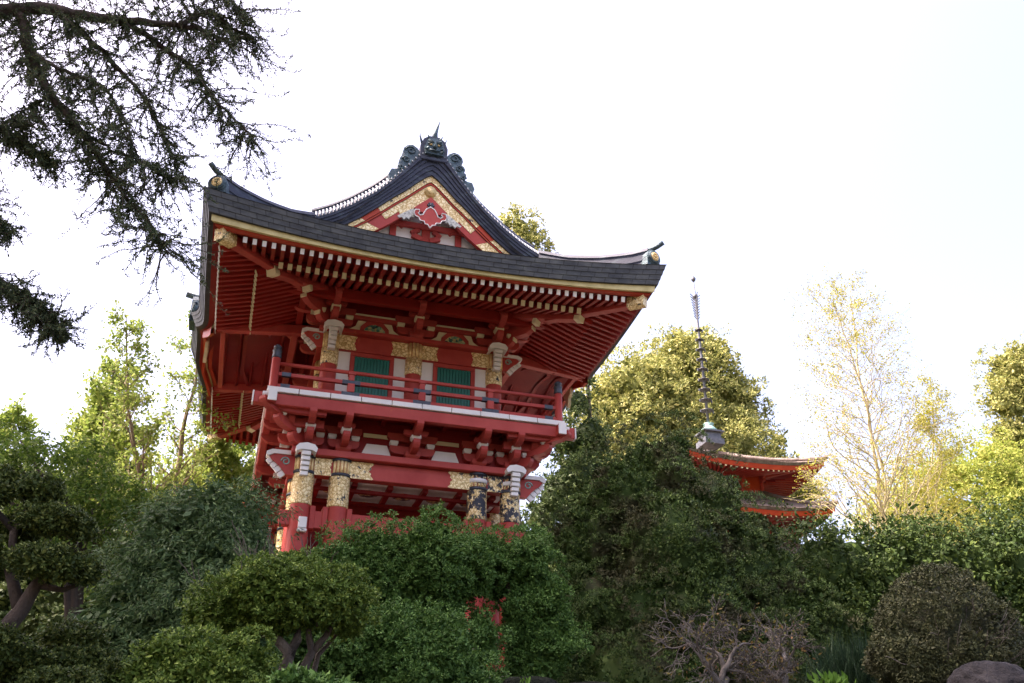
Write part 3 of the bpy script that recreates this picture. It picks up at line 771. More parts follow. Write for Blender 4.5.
# soffit boards and rafters
def zfly(d): return 2.99+.27*(d-.35)     # underside of soffit board over flying rafters
def zbase(d): return 3.13+.42*(d-1.15)
for sd_ in 'fblr':
    m_ = G()
    rows = []
    for d, z, a in ((.25, zfly(.3)+.07, .2), (1.25, zfly(1.25)+.03, .09)):
        rows.append(eave_path(sd_, d, z, a, .75))
    m_.loft(rows, flip=True)
    rows = []
    for d, z, a in ((1.2, zbase(1.2)+.05, .08), (2.9, zbase(2.9)+.05, .0)):
        rows.append(eave_path(sd_, d, z, a, .4 if d < 2 else 0))
    m_.loft(rows, flip=True)
    m_.build('soffit_board', REDSHADE, gate)
    # kioi: the beam between both rafter tiers
    m_ = G(); m_.loft([eave_path(sd_, 1.16, zfly(1.16)-.10, .08, .5), eave_path(sd_, 1.16, zfly(1.16)+.03, .08, .5)], smooth=False)
    m_.loft([eave_path(sd_, 1.24, zfly(1.16)-.10, .08, .5), eave_path(sd_, 1.16, zfly(1.16)-.10, .08, .5)], smooth=False); m_.build('rafter_beam', REDSHADE, gate)
def rafter(side, a, d0, d1, zf, amp, w_, h, cap):
    """rafter at along-coordinate a (x or y), inward from d0 to d1"""
    def pt(d):
        t = max(0, 1-max(d, (RX if side in 'fb' else RYH)-abs(a if side in 'fb' else a-YC))/4.43)
        z = zf(d)+amp*t*t-h/2
        if side == 'f': return Vector((a, YE+d, z))
        if side == 'b': return Vector((a, D-YE-d, z))
        if side == 'l': return Vector((-(RX-d), a, z))
        return Vector((RX-d, a, z))
    m_ = G(); A = pt(d1); B_ = pt(d0); m_.beam(A, B_, w_, h)
    dd = (B_-A).normalized(); m_.beam(B_+dd*.002, B_+dd*.02, w_*1.04, h*1.04, 1)
    return m_
nf = 43
def limit(side, a, d1):                  # rafters stop at the hip
    half = RX if side in 'fb' else RYH; c = abs(a) if side in 'fb' else abs(a-YC)
    return min(d1, half-c-.02)
extra = G(); nfly = 0; nbase = 0
for side in 'flrb':
    half = (RX if side in 'fb' else RYH)
    a = -(half-.82)
    step = .168
    n = int(round(2*(half-.82)/step)); step = 2*(half-.82)/n
    for i in range(n+1):
        av = a+i*step
        if side in 'lr':
            if abs(av) < 1.45: continue
            av += YC
        d1 = half-abs(av if side in 'fb' else av-YC)+.1
        d1 = min(1.2, d1)
        if d1 < .5: continue
        m_ = rafter(side, av, .40, d1, zfly, .17, .07, .1, 1)
        if side in 'fl': m_.build('flying_rafter', [EAVESHADE, WHITE], gate)
        else: extra.poly([Vector(p)-Vector((0, 0, ZO)) for p in m_.v], m_.f, 0)
    for i in range(n+1):
        av = a+i*step
        if abs(av) > half-1.45: continue
        if side in 'lr':
            if abs(av) < 1.45: continue
            av += YC
        d1 = min(2.9, half-abs(av if side in 'fb' else av-YC)+.1)
        m_ = rafter(side, av, 1.08, d1, zbase, .06, .08, .11, 1)
        if side in 'fl': m_.build('base_rafter', [EAVESHADE, CREAM], gate)
        else: extra.poly([Vector(p)-Vector((0, 0, ZO)) for p in m_.v], m_.f, 0)
o = extra.build('rafter_rows', EAVESHADE, gate); o['kind'] = 'stuff'
# hip rafters with gilded ends
for sx in (-1, 1):
    for sy in (-1, 1):
        def hp(d, z): return Vector((sx*(RX-d), YC+sy*(RYH-d), z))
        m_ = G(); m_.beam(hp(3.1, 3.85), hp(1.35, 3.12), .2, .24); m_.beam(hp(1.9, 3.27), hp(.42, 3.10), .17, .2)
        o = m_.build('hip_rafter', RED, gate, .01)
        dv = Vector((sx, sy, 0)).normalized()
        m_ = G(); m_.beam(hp(.62, 3.12), hp(.36, 3.09), .2, .23); m_.build('gilt_cap', GOLD, o, .02)
        m_ = G(); m_.beam(hp(1.42, 3.155), hp(1.32, 3.11), .215, .26); m_.build('gilt_cap', CREAM, o, .02)
        m_ = G(); m_.beam(hp(2.1, 3.30), hp(2.03, 3.27), .19, .21); m_.build('gilt_cap', CREAM, o, .02)
# undulating gable underside (side entrances)
for sg, sd_ in ((-1, 'l'), (1, 'r')):
    m_ = G(); rows = []
    for d in (.42, 1.0, 1.8, 2.7):
        row = []
        for i in range(25):
            y = YC-1.5+i*.125; b = bump(y)
            row.append((sg*(RX-d), y, 3.06+KB*.95*b+.10*(d-.4)))
        rows.append(row)
    m_.loft(rows, smooth=True); m_.build('curved_soffit', REDSHADE, gate)
    for i in range(8):
        d = .6+i*.3
        m_ = G(); m_.tube([(sg*(RX-d), YC-1.44+j*.144, 3.03+KB*.95*bump(YC-1.44+j*.144)+.10*(d-.4)) for j in range(21)], .035, 5); m_.build('soffit_batten', REDSHADE, gate)
    for y in (YC-1.52, YC+1.52):
        m_ = G(); m_.beam((sg*(RX-3.0), y, 3.3), (sg*(RX-.42), y, 3.03), .16, .2); m_.build('gable_side_beam', RED, gate, .01)
    for xx, w_, z0 in ((RX-.55, .1, 2.98), (RX-2.0, .14, 3.15)):
        m_ = G(); m_.box(sg*xx-w_/2, sg*xx+w_/2, YC-1.44, YC+1.44, z0, z0+.14); m_.build('cross_beam', RED, gate, .01)
    # bargeboard along the wave and its pendant
    m_ = G()
    A = [Vector((sg*(RX-.32+.2*min(1, 2*bump(y))), y, 3.02+KB*bump(y))) for y in np.linspace(YC-1.6, YC+1.6, 33)]
    Bq = [p-Vector((0, 0, .2)) for p in A]
    for off in (0, -sg*.06):
        m_.loft([[p+Vector((off, 0, 0)) for p in A], [p+Vector((off, 0, 0)) for p in Bq]], smooth=False)
    m_.loft([Bq, [p+Vector((-sg*.06, 0, 0)) for p in Bq]], smooth=False)
    o = m_.build('wave_bargeboard', REDORANGE, gate)
    m_ = G(); m_.prism([(-.2, .1), (-.26, 0), (-.2, -.14), (-.1, -.2), (-.07, -.34), (0, -.42), (.07, -.34), (.1, -.2), (.2, -.14), (.26, 0), (.2, .1)], (sg*(RX-.2), YC, 3.32), (0, 1, 0), (0, 0, 1), (.07, 0, 0)); m_.build('pendant', CREAM, o, .01)

# short ridge and shell tile over each undulating gable
def vt(x): return float(np.interp(x, [p[0] for p in VT], [p[1] for p in VT]))
KARA = []
# ridges: main ridge, descending ridges, hip ridges
def ridge_bar(pts, w_, h, name, mats=RIDGE, ribs=3, parent=gate):
    m_ = G(); n = len(pts)
    prof = [(-w_/2, 0), (-w_/2, h*.18), (-w_*.38, h*.2), (-w_*.38, h*.4), (-w_*.44, h*.42), (-w_*.44, h*.6), (-w_*.34, h*.62), (-w_*.34, h*.78), (-w_*.42, h*.8), (-w_*.3, h*.95), (0, h), (w_*.3, h*.95), (w_*.42, h*.8), (w_*.34, h*.78), (w_*.34, h*.62), (w_*.44, h*.6), (w_*.44, h*.42), (w_*.38, h*.4), (w_*.38, h*.2), (w_/2, h*.18), (w_/2, 0)]
    rows = []
    for i in range(n):
        d = pts[min(i+1, n-1)]-pts[max(i-1, 0)]; d.z = 0; d.normalize(); r = d.cross(Vector((0, 0, 1)))
        rows.append([pts[i]+r*u+Vector((0, 0, v)) for u, v in prof])
    m_.loft(rows, smooth=False); k = len(prof)
    m_.poly(rows[0], [tuple(range(k))]); m_.poly(rows[-1], [tuple(reversed(range(k)))])
    return m_.build(name, mats, parent)
ridge_bar([Vector((0, YG+.5+i*(RYH*2-2*DG-1.0)/8, 6.97)) for i in range(9)], .42, .6, 'main_ridge')
def disc_end(p, d, r_, parent):
    """round end tile with a gilt crest, and its upturned cap roll"""
    d = d.normalized()
    m_ = G(); m_.tube([p-d*.3, p+d*.05], [r_*1.05, r_*1.15], 20); m_.tube([p+d*.05, p+d*.075], [r_*.95, r_*.93], 20)
    m_.prism([(-r_*1.15, -r_*1.3), (r_*1.15, -r_*1.3), (r_*1.1, 0), (-r_*1.1, 0)], p-d*.1, d.cross(Vector((0, 0, 1))), (0, 0, 1), d*.26)
    o = m_.build('end_tile', OLDBRONZE, parent)
    c = G(); c.tube([p+d*.076, p+d*.09], [r_*.66, r_*.62], 20)
    for k in range(12):
        a = 2*math.pi*k/12; rr = d.cross(Vector((0, 0, 1))); q = p+d*.09+rr*math.cos(a)*r_*.42+Vector((0, 0, 1))*math.sin(a)*r_*.42
        c.tube([q-d*.005, q+d*.012], [r_*.13, r_*.1], 7)
    c.tube([p+d*.09, p+d*.11], [r_*.2, r_*.15], 10)
    c.build('gilt_crest', GOLDPLAIN, o)
    t = G(); up = Vector((0, 0, 1)); o2 = Vector((math.copysign(.7, d.x), math.copysign(.7, d.y), 0)); t.tube([p-o2*.45+up*r_*1.25, p-o2*.1+up*r_*1.3, p+o2*.12+up*(r_*1.6), p+o2*.26+up*(r_*2.0)], [.055, .055, .05, .05], 10); t.build('cap_roll', OLDBRONZE, o)
for sx in (-1, 1):
    for sy in (-1, 1):
        pts = []
        for i in range(15):
            d = 1.97-(1.97-.24)*i/14
            x = sx*(RX-d); y = YC+sy*(RYH-d); z = P(d)+rise(d, d)
            pts.append(Vector((x, y, z-.06)))
        hr = ridge_bar(pts, .3, .54, 'hip_ridge')
        dv = (pts[-1]-pts[-2]); dv.z = 0
        disc_end(pts[-1]+Vector((sx*.02, sy*.06, .28)), Vector((sx*.35, sy*1.0, 0)), .15, hr)
        # descending ridge on the upper slope, just behind the verge
        pts = []
        yv = YG+.52 if sy < 0 else D-YG-.52
        for i in range(17):
            x = 2.45+(.3-2.45)*i/16
            pts.append(Vector((sx*x, yv, vt(x)+.1)))
        ridge_bar(pts, .26, .46, 'descending_ridge')
        # rolled copper verge: a band that turns down to the gable edge, with rolls across it
        NR = 34; m_ = G(); rowa = []; rowb = []; rowc = []
        ya, yb2 = (YG-.0, YG+.36) if sy < 0 else (D-YG, D-YG-.36)
        for i in range(NR+1):
            x = 2.5+(.1-2.5)*i/NR
            rowa.append(Vector((sx*x, ya, vt(x)-.02))); rowb.append(Vector((sx*x, ya*.5+yb2*.5, vt(x)+.17))); rowc.append(Vector((sx*x, yb2, vt(x)+.33)))
        m_.loft([rowa, rowb, rowc]); m_.build('verge_band', RIDGE, gate)
        m_ = G()
        for i in range(NR):
            q = [rowa[i]+Vector((0, 0, .02)), rowb[i]+Vector((0, 0, .03)), rowc[i]+Vector((0, 0, .03))]
            m_.tube(q, .026, 6)
        m_.build('verge_rolls', GLINTCOPPER, gate)
for sg in (-1, 1):
    pts = [Vector((sg*(RX+.12-2.2*i/10), YC, (P(max(0, 2.2*i/10-.12))+KB*max(0, 1-(2.2*i/10)/2.6)**1.3)-.05)) for i in range(11)]
    kr = ridge_bar(list(reversed(pts)), .3, .42, 'wave_gable_ridge')
    m_ = G(); e = pts[0]
    m_.prism([(-.24, -.12), (.24, -.12), (.3, .1), (.25, .4), (.12, .56), (-.12, .56), (-.25, .4), (-.3, .1)], e+Vector((sg*.06, 0, .05)), (0, 1, 0), (0, 0, 1), (.16, 0, 0))
    for q in (-1, 1):
        m_.tube([e+Vector((sg*.05, q*(.3+.12*math.sin(t)), .05+.1*t)) for t in (0, .8, 1.6, 2.4, 3.2)], [.08, .07, .06, .05, .03], 7)
    m_.tube([e+Vector((-sg*.2, 0, .6)), e+Vector((sg*.3, 0, .7))], [.07, .07], 10)
    m_.build('shell_tile', OLDBRONZE, kr)
# verge fascia of the gables (thick shingle edge seen from the front)
def verge_profile(kind):
    pass
VB = [(0.0, 6.58), (.12, 6.5), (.3, 6.32), (.55, 6.05), (.8, 5.82), (1.11, 5.5), (1.45, 5.17), (1.75, 4.92), (2.1, 4.68), (2.3, 4.56)]
for sy, yp in ((-1, YG), (1, D-YG)):
    gb = None
    for sx in (-1, 1):
        m_ = G()
        rows = []
        K = 5
        for k in range(K+1):
            t = k/K
            for e, (yo) in ((0, -.02*k), (1, -.02*k-.014)) if False else ((0, 0),):
                pass
        # stepped courses
        prev = None
        allrows = []
        for k in range(K+1):
            t = k/K; ya = yp-sy*(-.0)+(-sy)*.0
            inset = .03*k
            y = yp-(-1 if sy < 0 else 1)*inset*1.0
            row = [Vector((sx*(a[0]*(1-t)+b[0]*t), y, a[1]*(1-t)+b[1]*t)) for a, b in zip(VT, VB)]
            if k: 
                y2 = yp-(-1 if sy < 0 else 1)*(.03*(k-1)+.006)
                allrows.append([Vector((q.x, y2, q.z)) for q in row])
            if k < K: allrows.append(row)
        m_.loft(allrows, smooth=False)
        # underside back to the wall
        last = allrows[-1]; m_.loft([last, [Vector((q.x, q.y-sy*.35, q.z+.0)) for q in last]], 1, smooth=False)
        vf = m_.build('verge_fascia', [RIDGE, SOFFIT], gate)
    # bargeboards
    for sx in (-1, 1):
        BT = [(max(0, a[0]-.0), a[1]-.005) for a in VB]
        BB = [(0, 5.93), (.06, 5.88), (.2, 5.75), (.4, 5.57), (.6, 5.40), (.85, 5.17), (1.05, 5.0), (1.26, 4.83), (1.55, 4.62), (1.75, 4.5)]
        yq = yp+(-sy)*(.17)
        def lerp_row(t, dy): return [Vector((sx*(a[0]*(1-t)+b[0]*t), yq+(-sy)*dy, a[1]*(1-t)+b[1]*t)) for a, b in zip(BT, BB)]
        m_ = G(); m_.loft([lerp_row(.0, 0)[:6], lerp_row(.24, 0)[:6]], 0, False); m_.loft([lerp_row(.0, 0)[6:], lerp_row(.24, 0)[6:]], 0, False); m_.build('gilt_verge_strip', GOLD, gate)
        m_ = G(); m_.loft([lerp_row(.0, 0)[5:7], lerp_row(.24, 0)[5:7]], 0, False); m_.build('verge_moulding', REDORANGE, gate)
        m_ = G(); m_.loft([lerp_row(.24, .02), lerp_row(.34, .02)], 0, False); o_ = m_.build('bargeboard_moulding', REDORANGE, gate)
        m_ = G(); m_.loft([lerp_row(.33, .05), lerp_row(1, .05)], 0, False); m_.loft([lerp_row(1, .05), lerp_row(1, .14)], 0, False); bb = m_.build('bargeboard', RED, gate)
        # gold pieces over the board: apex and foot
        def sub(i0, i1, t0, t1, dy):
            r0 = lerp_row(t0, dy); r1 = lerp_row(t1, dy); return [r0[i0:i1+1], r1[i0:i1+1]]
        m_ = G(); m_.loft(sub(0, 5, .345, .7, .038), 0, False); m_.loft(sub(0, 4, .7, .99, .038), 0, False); m_.build('gilt_fitting', GOLDBRIGHT, bb)
        m_ = G(); m_.loft(sub(6, 9, .345, .99, .038), 0, False); m_.build('gilt_fitting', GOLDBRIGHT, bb)
    # gable wall
    yw = yp-sy*.55
    pts = [(-2.0, 4.55), (2.0, 4.55), (1.2, 5.25), (0, 6.35), (-1.2, 5.25)]
    m_ = G(); m_.prism([(u, v) for u, v in pts], (0, yw, 0), (1, 0, 0), (0, 0, 1), (0, .06, 0)); gw = m_.build('gable_wall', WHITE, gate)
    yf = yw+sy*.05
    def strut(a, b, wd, nm='gable_strut', mat=RED, dy=0):
        m_ = G(); m_.beam((a[0], yf+sy*dy, a[1]), (b[0], yf+sy*dy, b[1]), .08, wd, up=(0, 0, 1) if abs(a[0]-b[0]) > .01 else (1, 0, 0)); return m_.build(nm, mat, gate, .006)
    strut((-1.65, 4.93), (1.65, 4.93), .2, 'gable_beam', REDORANGE, .03)
    for x in (-.72, .72): strut((x, 5.03), (x, 5.5), .14)
    strut((-.95, 5.40), (.95, 5.40), .13, dy=.045)
    strut((0, 5.03), (0, 5.9), .18)
    for s_ in (-1, 1):
        strut((s_*.08, 5.08), (s_*.3, 5.17), .12, dy=.02); strut((s_*.5, 5.34), (s_*.66, 5.46), .1, dy=.02)
        strut((s_*.15, 5.33), (s_*.32, 5.21), .1, dy=.02)
    m_ = G(); m_.lathe([(.001, 0), (.13, .0), (.13, .05), (.001, .05)], (0, 0, 0), 16)
    # apex circle crest
    yc_ = yq+sy*(.02); 
    m_ = G(); m_.tube([(0, yq-sy*.055, 6.16), (0, yq+sy*.03, 6.16)], [.13, .12], 24); m_.tube([(0, yq+sy*.03, 6.16), (0, yq+sy*.05, 6.16)], [.09, .085], 24); m_.build('gilt_boss', GOLDPLAIN, gate)
    # pendant (gegyo): red field with white outline and scrolls, hung below the apex
    yg2 = yq+sy*.07
    tri = [(0, 5.95), (.36, 5.6), (.2, 5.52), (0, 5.5), (-.2, 5.52), (-.36, 5.6)]
    m_ = G(); m_.prism(tri, (0, yg2, 0), (1, 0, 0), (0, 0, 1), (0, .05, 0)); pd = m_.build('pendant', RED, gate)
    half = [(0, 5.12), (.05, 5.2), (.11, 5.21), (.13, 5.27), (.22, 5.28), (.25, 5.35), (.33, 5.38), (.36, 5.46), (.33, 5.54), (.25, 5.55), (.24, 5.49), (.27, 5.46), (.22, 5.41), (.16, 5.44), (.13, 5.52), (.09, 5.6), (0, 5.66)]
    fld = half+[(-u, v) for u, v in reversed(half[1:-1])]
    m_ = G(); m_.prism([(u*1.0, v) for u, v in fld], (0, yg2+sy*.035, 0), (1, 0, 0), (0, 0, 1), (0, .03, 0)); m_.build('pendant_leaf', RED, pd)
    m_ = G(); loop = [(u, yg2+sy*.052, v) for u, v in fld]; m_.tube(loop+[loop[0]], .014, 6); m_.build('pendant_outline', WHITE, pd)
    m_ = G(); m_.tube([(0, yg2+sy*.02, 5.72), (0, yg2+sy*.06, 5.72)], [.055, .04], 8)
    for k in range(6):
        a = k*math.pi/3; m_.tube([(.055*math.cos(a), yg2+sy*.02, 5.72+.055*math.sin(a)), (.055*math.cos(a), yg2+sy*.05, 5.72+.055*math.sin(a))], [.035, .025], 6)
    m_.build('pendant_boss', BLACK, pd)
    # white feathered wings beside the pendant
    for s_ in (-1, 1):
        m_ = G()
        wg = [(.3, 5.62), (.42, 5.56), (.7, 5.34), (.66, 5.3), (.6, 5.33), (.56, 5.27), (.5, 5.33), (.45, 5.29), (.4, 5.38), (.34, 5.36), (.33, 5.44), (.27, 5.5)]
        wg = [(s_*u, v) for u, v in wg]
        m_.prism(wg if s_ > 0 else list(reversed(wg)), (0, yg2-sy*.02, 0), (1, 0, 0), (0, 0, 1), (0, .035, 0))
        m_.build('pendant_wing', WINGW, pd)


# ogre ridge-end ornament
def cloud_fin(x0, z0, s_, y):
    fin = [(.24, 6.95), (.3, 7.1), (.36, 7.2), (.47, 7.27), (.58, 7.24), (.66, 7.15), (.68, 7.05), (.63, 6.96), (.7, 6.92), (.74, 6.84), (.7, 6.77), (.76, 6.72), (.76, 6.62), (.72, 6.56), (.8, 6.53), (.9, 6.52), (.93, 6.44), (.96, 6.36), (.9, 6.2), (.6, 6.56), (.3, 6.9)]
    m_ = G(); pts = [(s_*u, v) for u, v in fin]
    m_.prism(pts if s_ > 0 else list(reversed(pts)), (0, y, 0), (1, 0, 0), (0, 0, 1), (0, .16, 0))
    for cx_, cz_, r_ in ((.5, 7.1, .12), (.6, 6.83, .085), (.7, 6.6, .06)):
        pp = []
        for i in range(18):
            t = i/17*math.pi*2.6; r2 = r_*(1-i/24); pp.append((s_*(cx_+r2*math.cos(t)), y+(-.09 if y < 2 else .09), cz_+r2*math.sin(t)))
        m_.tube(pp, .02, 6)
    return m_.build('cloud_fin', OLDBRONZE, gate)
for yo, sy in ((YG+.15, -1), (D-YG-.15, 1)):
    cloud_fin(-.28, 7.02, -1, yo+(-sy)*.0); cloud_fin(.28, 7.02, 1, yo)
    SQ.on = True
    m_ = G()
    m_.prism([(-.3, 0), (.3, 0), (.31, .42), (.24, .66), (.12, .78), (-.12, .78), (-.24, .66), (-.31, .42)], (0, yo, 6.9), (1, 0, 0), (0, 0, 1), (0, .26, 0))
    og = m_.build('ridge_end_tile', RIDGE, gate, .02)
    m_ = G(); yf = yo+sy*.15
    m_.prism([(-.2, .02), (.2, .02), (.22, .25), (.17, .5), (.08, .58), (-.08, .58), (-.17, .5), (-.22, .25)], (0, yf, 6.98), (1, 0, 0), (0, 0, 1), (0, .1, 0))
    for s_ in (-1, 1):
        m_.tube([(s_*.14, yf+sy*.07, 7.46), (s_*.05, yf+sy*.09, 7.36), (s_*.16, yf+sy*.08, 7.32)], [.03, .035, .02], 6)    # brows
        m_.tube([(s_*.15, yf+sy*.06, 7.2), (s_*.2, yf+sy*.09, 7.1), (s_*.12, yf+sy*.1, 7.02)], [.03, .03, .02], 6)
        m_.tube([(s_*.1, yf, 7.5), (s_*.15, yf+sy*.03, 7.62), (s_*.19, yf+sy*.02, 7.7)], [.03, .02, .008], 6)
    m_.tube([(0, yf+sy*.06, 7.32), (0, yf+sy*.12, 7.22), (0, yf+sy*.06, 7.18)], [.025, .05, .04], 8)
    m_.tube([(-.12, yf+sy*.07, 7.12), (0, yf+sy*.09, 7.09), (.12, yf+sy*.07, 7.12)], [.02, .03, .02], 6)
    m_.build('ogre_face', OLDBRONZE, og)
    m_ = G()
    for s_ in (-1, 1): m_.tube([(s_*.085, yf+sy*.05, 7.31), (s_*.085, yf+sy*.085, 7.31)], [.035, .025], 8)
    m_.build('gilt_eyes', GOLDPLAIN, og)
    m_ = G()
    m_.tube([(.02, yo, 7.64), (.03, yo, 7.95), (.08, yo, 8.2), (.13, yo, 8.42)], [.08, .06, .035, .008], 8)
    for s_ in (-1, 1): m_.tube([(s_*.24, yo, 7.45), (s_*.31, yo, 7.75), (s_*.33, yo, 8.0)] if s_ < 0 else [(.2, yo, 7.5), (.27, yo, 7.66), (.31, yo, 7.8)], [.035, .02, .006], 7)
    m_.build('horn', OLDBRONZE, og); SQ.on = False
    m_ = G(); m_.box(-.3, .3, yo-.16, yo+.16, 6.88, 6.96); m_.build('ornament_base', RIDGE, og, .01)


# ------------------------------------------------------------------ PAGODA beyond the big cypress
PY = 30.0
pc = at(709, 431, PY)
def solve_hw(px, py, y0):
    lo, hi = .5, 12
    for _ in range(40):
        h = (lo+hi)/2; c = at(px, py, y0-h)
        if c.x-pc.x > h: lo = h
        else: hi = h
    return h, at(px, py, y0-h).z
hw1, zc1 = solve_hw(826, 460, PY); hw2, zc2 = solve_hw(837, 505, PY)
pagoda = thing('pagoda', 'distant small pagoda with stacked brown roofs, red eaves and a tall ringed bronze spire', 'pagoda', (pc.x, PY, ground_h(pc.x, PY)))
P_ROOF = mat_noise('weathered_brown_roof', [(.3, (.06, .043, .036)), (.5, (.12, .09, .075)), (.7, (.22, .17, .15))], 3, .7, 0, .7, .03, 9)
P_SPIRE = mat_noise('grey_spire_bronze', [(.3, (.07, .075, .085)), (.7, (.14, .15, .165))], 6, .5, .4)
def pagoda_roof(hw, zc, last):
    """square roof with flared corners; zc = height of the corner tip"""
    f = .46
    def pt(side, s, d, z):
        h = hw-d; a = {0: (s*h, -h), 1: (h, s*h), 2: (-s*h, h), 3: (-h, -s*h)}[side]
        return Vector((pc.x+a[0], PY+a[1], z))
    def ez(s): return zc-f*(1-abs(s)**2.4)
    inner = hw*.34 if not last else .3
    m_ = MB()
    prof = [(0, 0), (.12, .1), (.3, .24), (.5, .46), (.75, .82), (1, 1.25)]
    H = hw*.42
    for sd_ in range(4):
        rows = []
        for t, k in prof:
            d = (hw-inner)*t; rows.append([pt(sd_, s, d, ez(s)*(1-t)+(zc-f)*t+H*k*.8) for s in np.linspace(-1, 1, 17)])
        m_.loft(rows, 0)
        m_.loft([[pt(sd_, s, .1, ez(s)-.16) for s in np.linspace(-1, 1, 17)], [pt(sd_, s, 0, ez(s)) for s in np.linspace(-1, 1, 17)]], 0, False)
    o = m_.build('roof', P_ROOF, pagoda)
    m_ = MB()
    for sd_ in range(4):
        m_.loft([[pt(sd_, s, .2, ez(s)-.42) for s in np.linspace(-1, 1, 17)], [pt(sd_, s, .12, ez(s)-.16) for s in np.linspace(-1, 1, 17)]], 0, False)
    m_.build('eave_board', REDORANGE, o)
    m_ = MB()
    for sd_ in range(4): m_.loft([[pt(sd_, s, hw*.62, zc-f+.15) for s in np.linspace(-1, 1, 9)], [pt(sd_, s, .2, ez(s)-.42) for s in np.linspace(-1, 1, 9)]], 0, False)
    m_.build('soffit', REDSHADE, o)
    m_ = MB(); tips = m_
    for sd_ in (0, 1, 3):
        n = 26
        for i in range(n+1):
            s = -1+2*i/n; A = pt(sd_, s*.97, .26, ez(s)-.43); B_ = pt(sd_, s*.97, min(hw*.55, hw*(1-abs(s))+.3), zc-f-.02)
            m_.beam(B_, A, .09, .1); d_ = (A-B_).normalized(); tips.beam(A+d_*.002, A+d_*.03, .1, .12, 1)
    m_.build('rafter_rows', [RED, CREAM], o)['kind'] = 'stuff'
    for sx, sy in ((1, -1), (-1, -1), (1, 1), (-1, 1)):
        m_ = MB(); a = Vector((pc.x+sx*(hw-.1), PY+sy*(hw-.1), zc-.22)); b = Vector((pc.x+sx*hw*.4, PY+sy*hw*.4, zc-f+.05)); m_.beam(b, a, .16, .2, 0); m_.build('hip_beam', RED, o)
        m_ = MB(); pts = [Vector((pc.x+sx*(hw-(hw-inner)*t), PY+sy*(hw-(hw-inner)*t), zc*(1-t)+(zc-f)*t+H*k*.8+.08)) for t, k in prof]
        m_.tube(pts, .12, 8); m_.tube([pts[0]+Vector((0, 0, .0)), pts[0]+Vector((0, 0, .16))], [.13, .1], 8); m_.build('hip_ridge', P_ROOF, o)
    return o
pagoda_roof(hw1, zc1, True)
dz = zc1-zc2; zt = zc1; k = 0
hws = [hw1, hw2]
while zc1-dz*(k+1) > pagoda.location.z+1.0 and k < 6:
    k += 1
    pagoda_roof(hw1+(hw2-hw1)*k, zc1-dz*k, False)
for j in range(k+1):
    b = hw1*.42+.06*j; zz = zc1-dz*j
    m_ = MB(); m_.box(pc.x-b, pc.x+b, PY-b, PY+b, max(zz-dz+.55, pagoda.location.z), zz-.18); m_.build('storey_wall', REDORANGE, pagoda)
    for sx in (-1, -.33, .33, 1):
        for sy in (-1, 1):
            m_ = MB(); m_.tube([(pc.x+sx*b, PY+sy*(b+.02), max(zz-dz+.5, pagoda.location.z)), (pc.x+sx*b, PY+sy*(b+.02), zz-.15)], .1, 8); m_.build('post', RED, pagoda)
    for sx in (-1, -.33, .33, 1):
        m_ = MB(); x_ = pc.x+sx*b; m_.beam((x_, PY-b, zz-.42), (x_, PY-b-.75, zz-.3), .16, .2); m_.beam((x_, PY-b, zz-.66), (x_, PY-b-.4, zz-.6), .16, .18); block_shape(m_, x_, PY-b-.62, zz-.3, .24, .16, 1); m_.build('bracket', [RED, CREAM], pagoda)
        m_ = MB(); y_ = PY+sx*b; m_.beam((pc.x+b, y_, zz-.42), (pc.x+b+.75, y_, zz-.3), .16, .2); block_shape(m_, pc.x+b+.62, y_, zz-.3, .24, .16, 1); m_.build('bracket', [RED, CREAM], pagoda)
# spire
zb_ = at(709, 438, PY).z; ztop = at(697, 279, PY).z; Hs = ztop-zb_; u_ = Hs/157
m_ = MB(); m_.box(pc.x-.62, pc.x+.62, PY-.62, PY+.62, zb_-.55, zb_-.2); m_.box(pc.x-.5, pc.x+.5, PY-.5, PY+.5, zb_-.2, zb_+.22); m_.box(pc.x-.66, pc.x+.66, PY-.66, PY+.66, zb_+.22, zb_+.32); m_.build('spire_base', P_SPIRE, pagoda)
m_ = MB(); m_.lathe([(.5, zb_+.32), (.48, zb_+.5), (.3, zb_+.72), (.22, zb_+.78), (.34, zb_+.9), (.2, zb_+.94), (.1, zb_+.96)], (pc.x, PY, 0), 18); m_.build('spire_dome', PATINA, pagoda)
m_ = MB(); m_.lathe([(.09, zb_+.9), (.08, zb_+Hs*.5), (.06, zb_+Hs*.88), (.025, ztop)], (pc.x, PY, 0), 8)
m_.lathe([(.02, ztop-.3), (.13, ztop-.16), (.16, ztop-.05), (.1, ztop+.08), (.01, ztop+.2)], (pc.x, PY, 0), 10)
m_.lathe([(.02, ztop-1.6), (.16, ztop-1.45), (.16, ztop-1.3), (.02, ztop-1.15)], (pc.x, PY, 0), 10)
for a in (0, 90):
    for sg in (-1, 1):
        for q in range(9):
            z_ = zb_+Hs*.72+q*Hs*.018; v_ = Vector((math.cos(math.radians(a)), math.sin(math.radians(a)), 0))*sg
            m_.beam(Vector((pc.x, PY, z_)), Vector((pc.x, PY, z_+.3))+v_*(.2+.02*q), .04, .04)
m_.build('spire_pole', P_SPIRE, pagoda)
for i in range(9):
    z_ = zb_+Hs*(.16+.062*i); r_ = .38-.02*i
    m_ = MB()
    m_.lathe([(.09, z_), (r_, z_-.03), (r_, z_+.0), (.12, z_+.05)], (pc.x, PY, 0), 14)
    for sg in (-1, 1): m_.box(pc.x+sg*(r_+.03)-.03, pc.x+sg*(r_+.03)+.03, PY-.03, PY+.03, z_-.14, z_+.02)
    m_.build('spire_ring', P_SPIRE, pagoda)

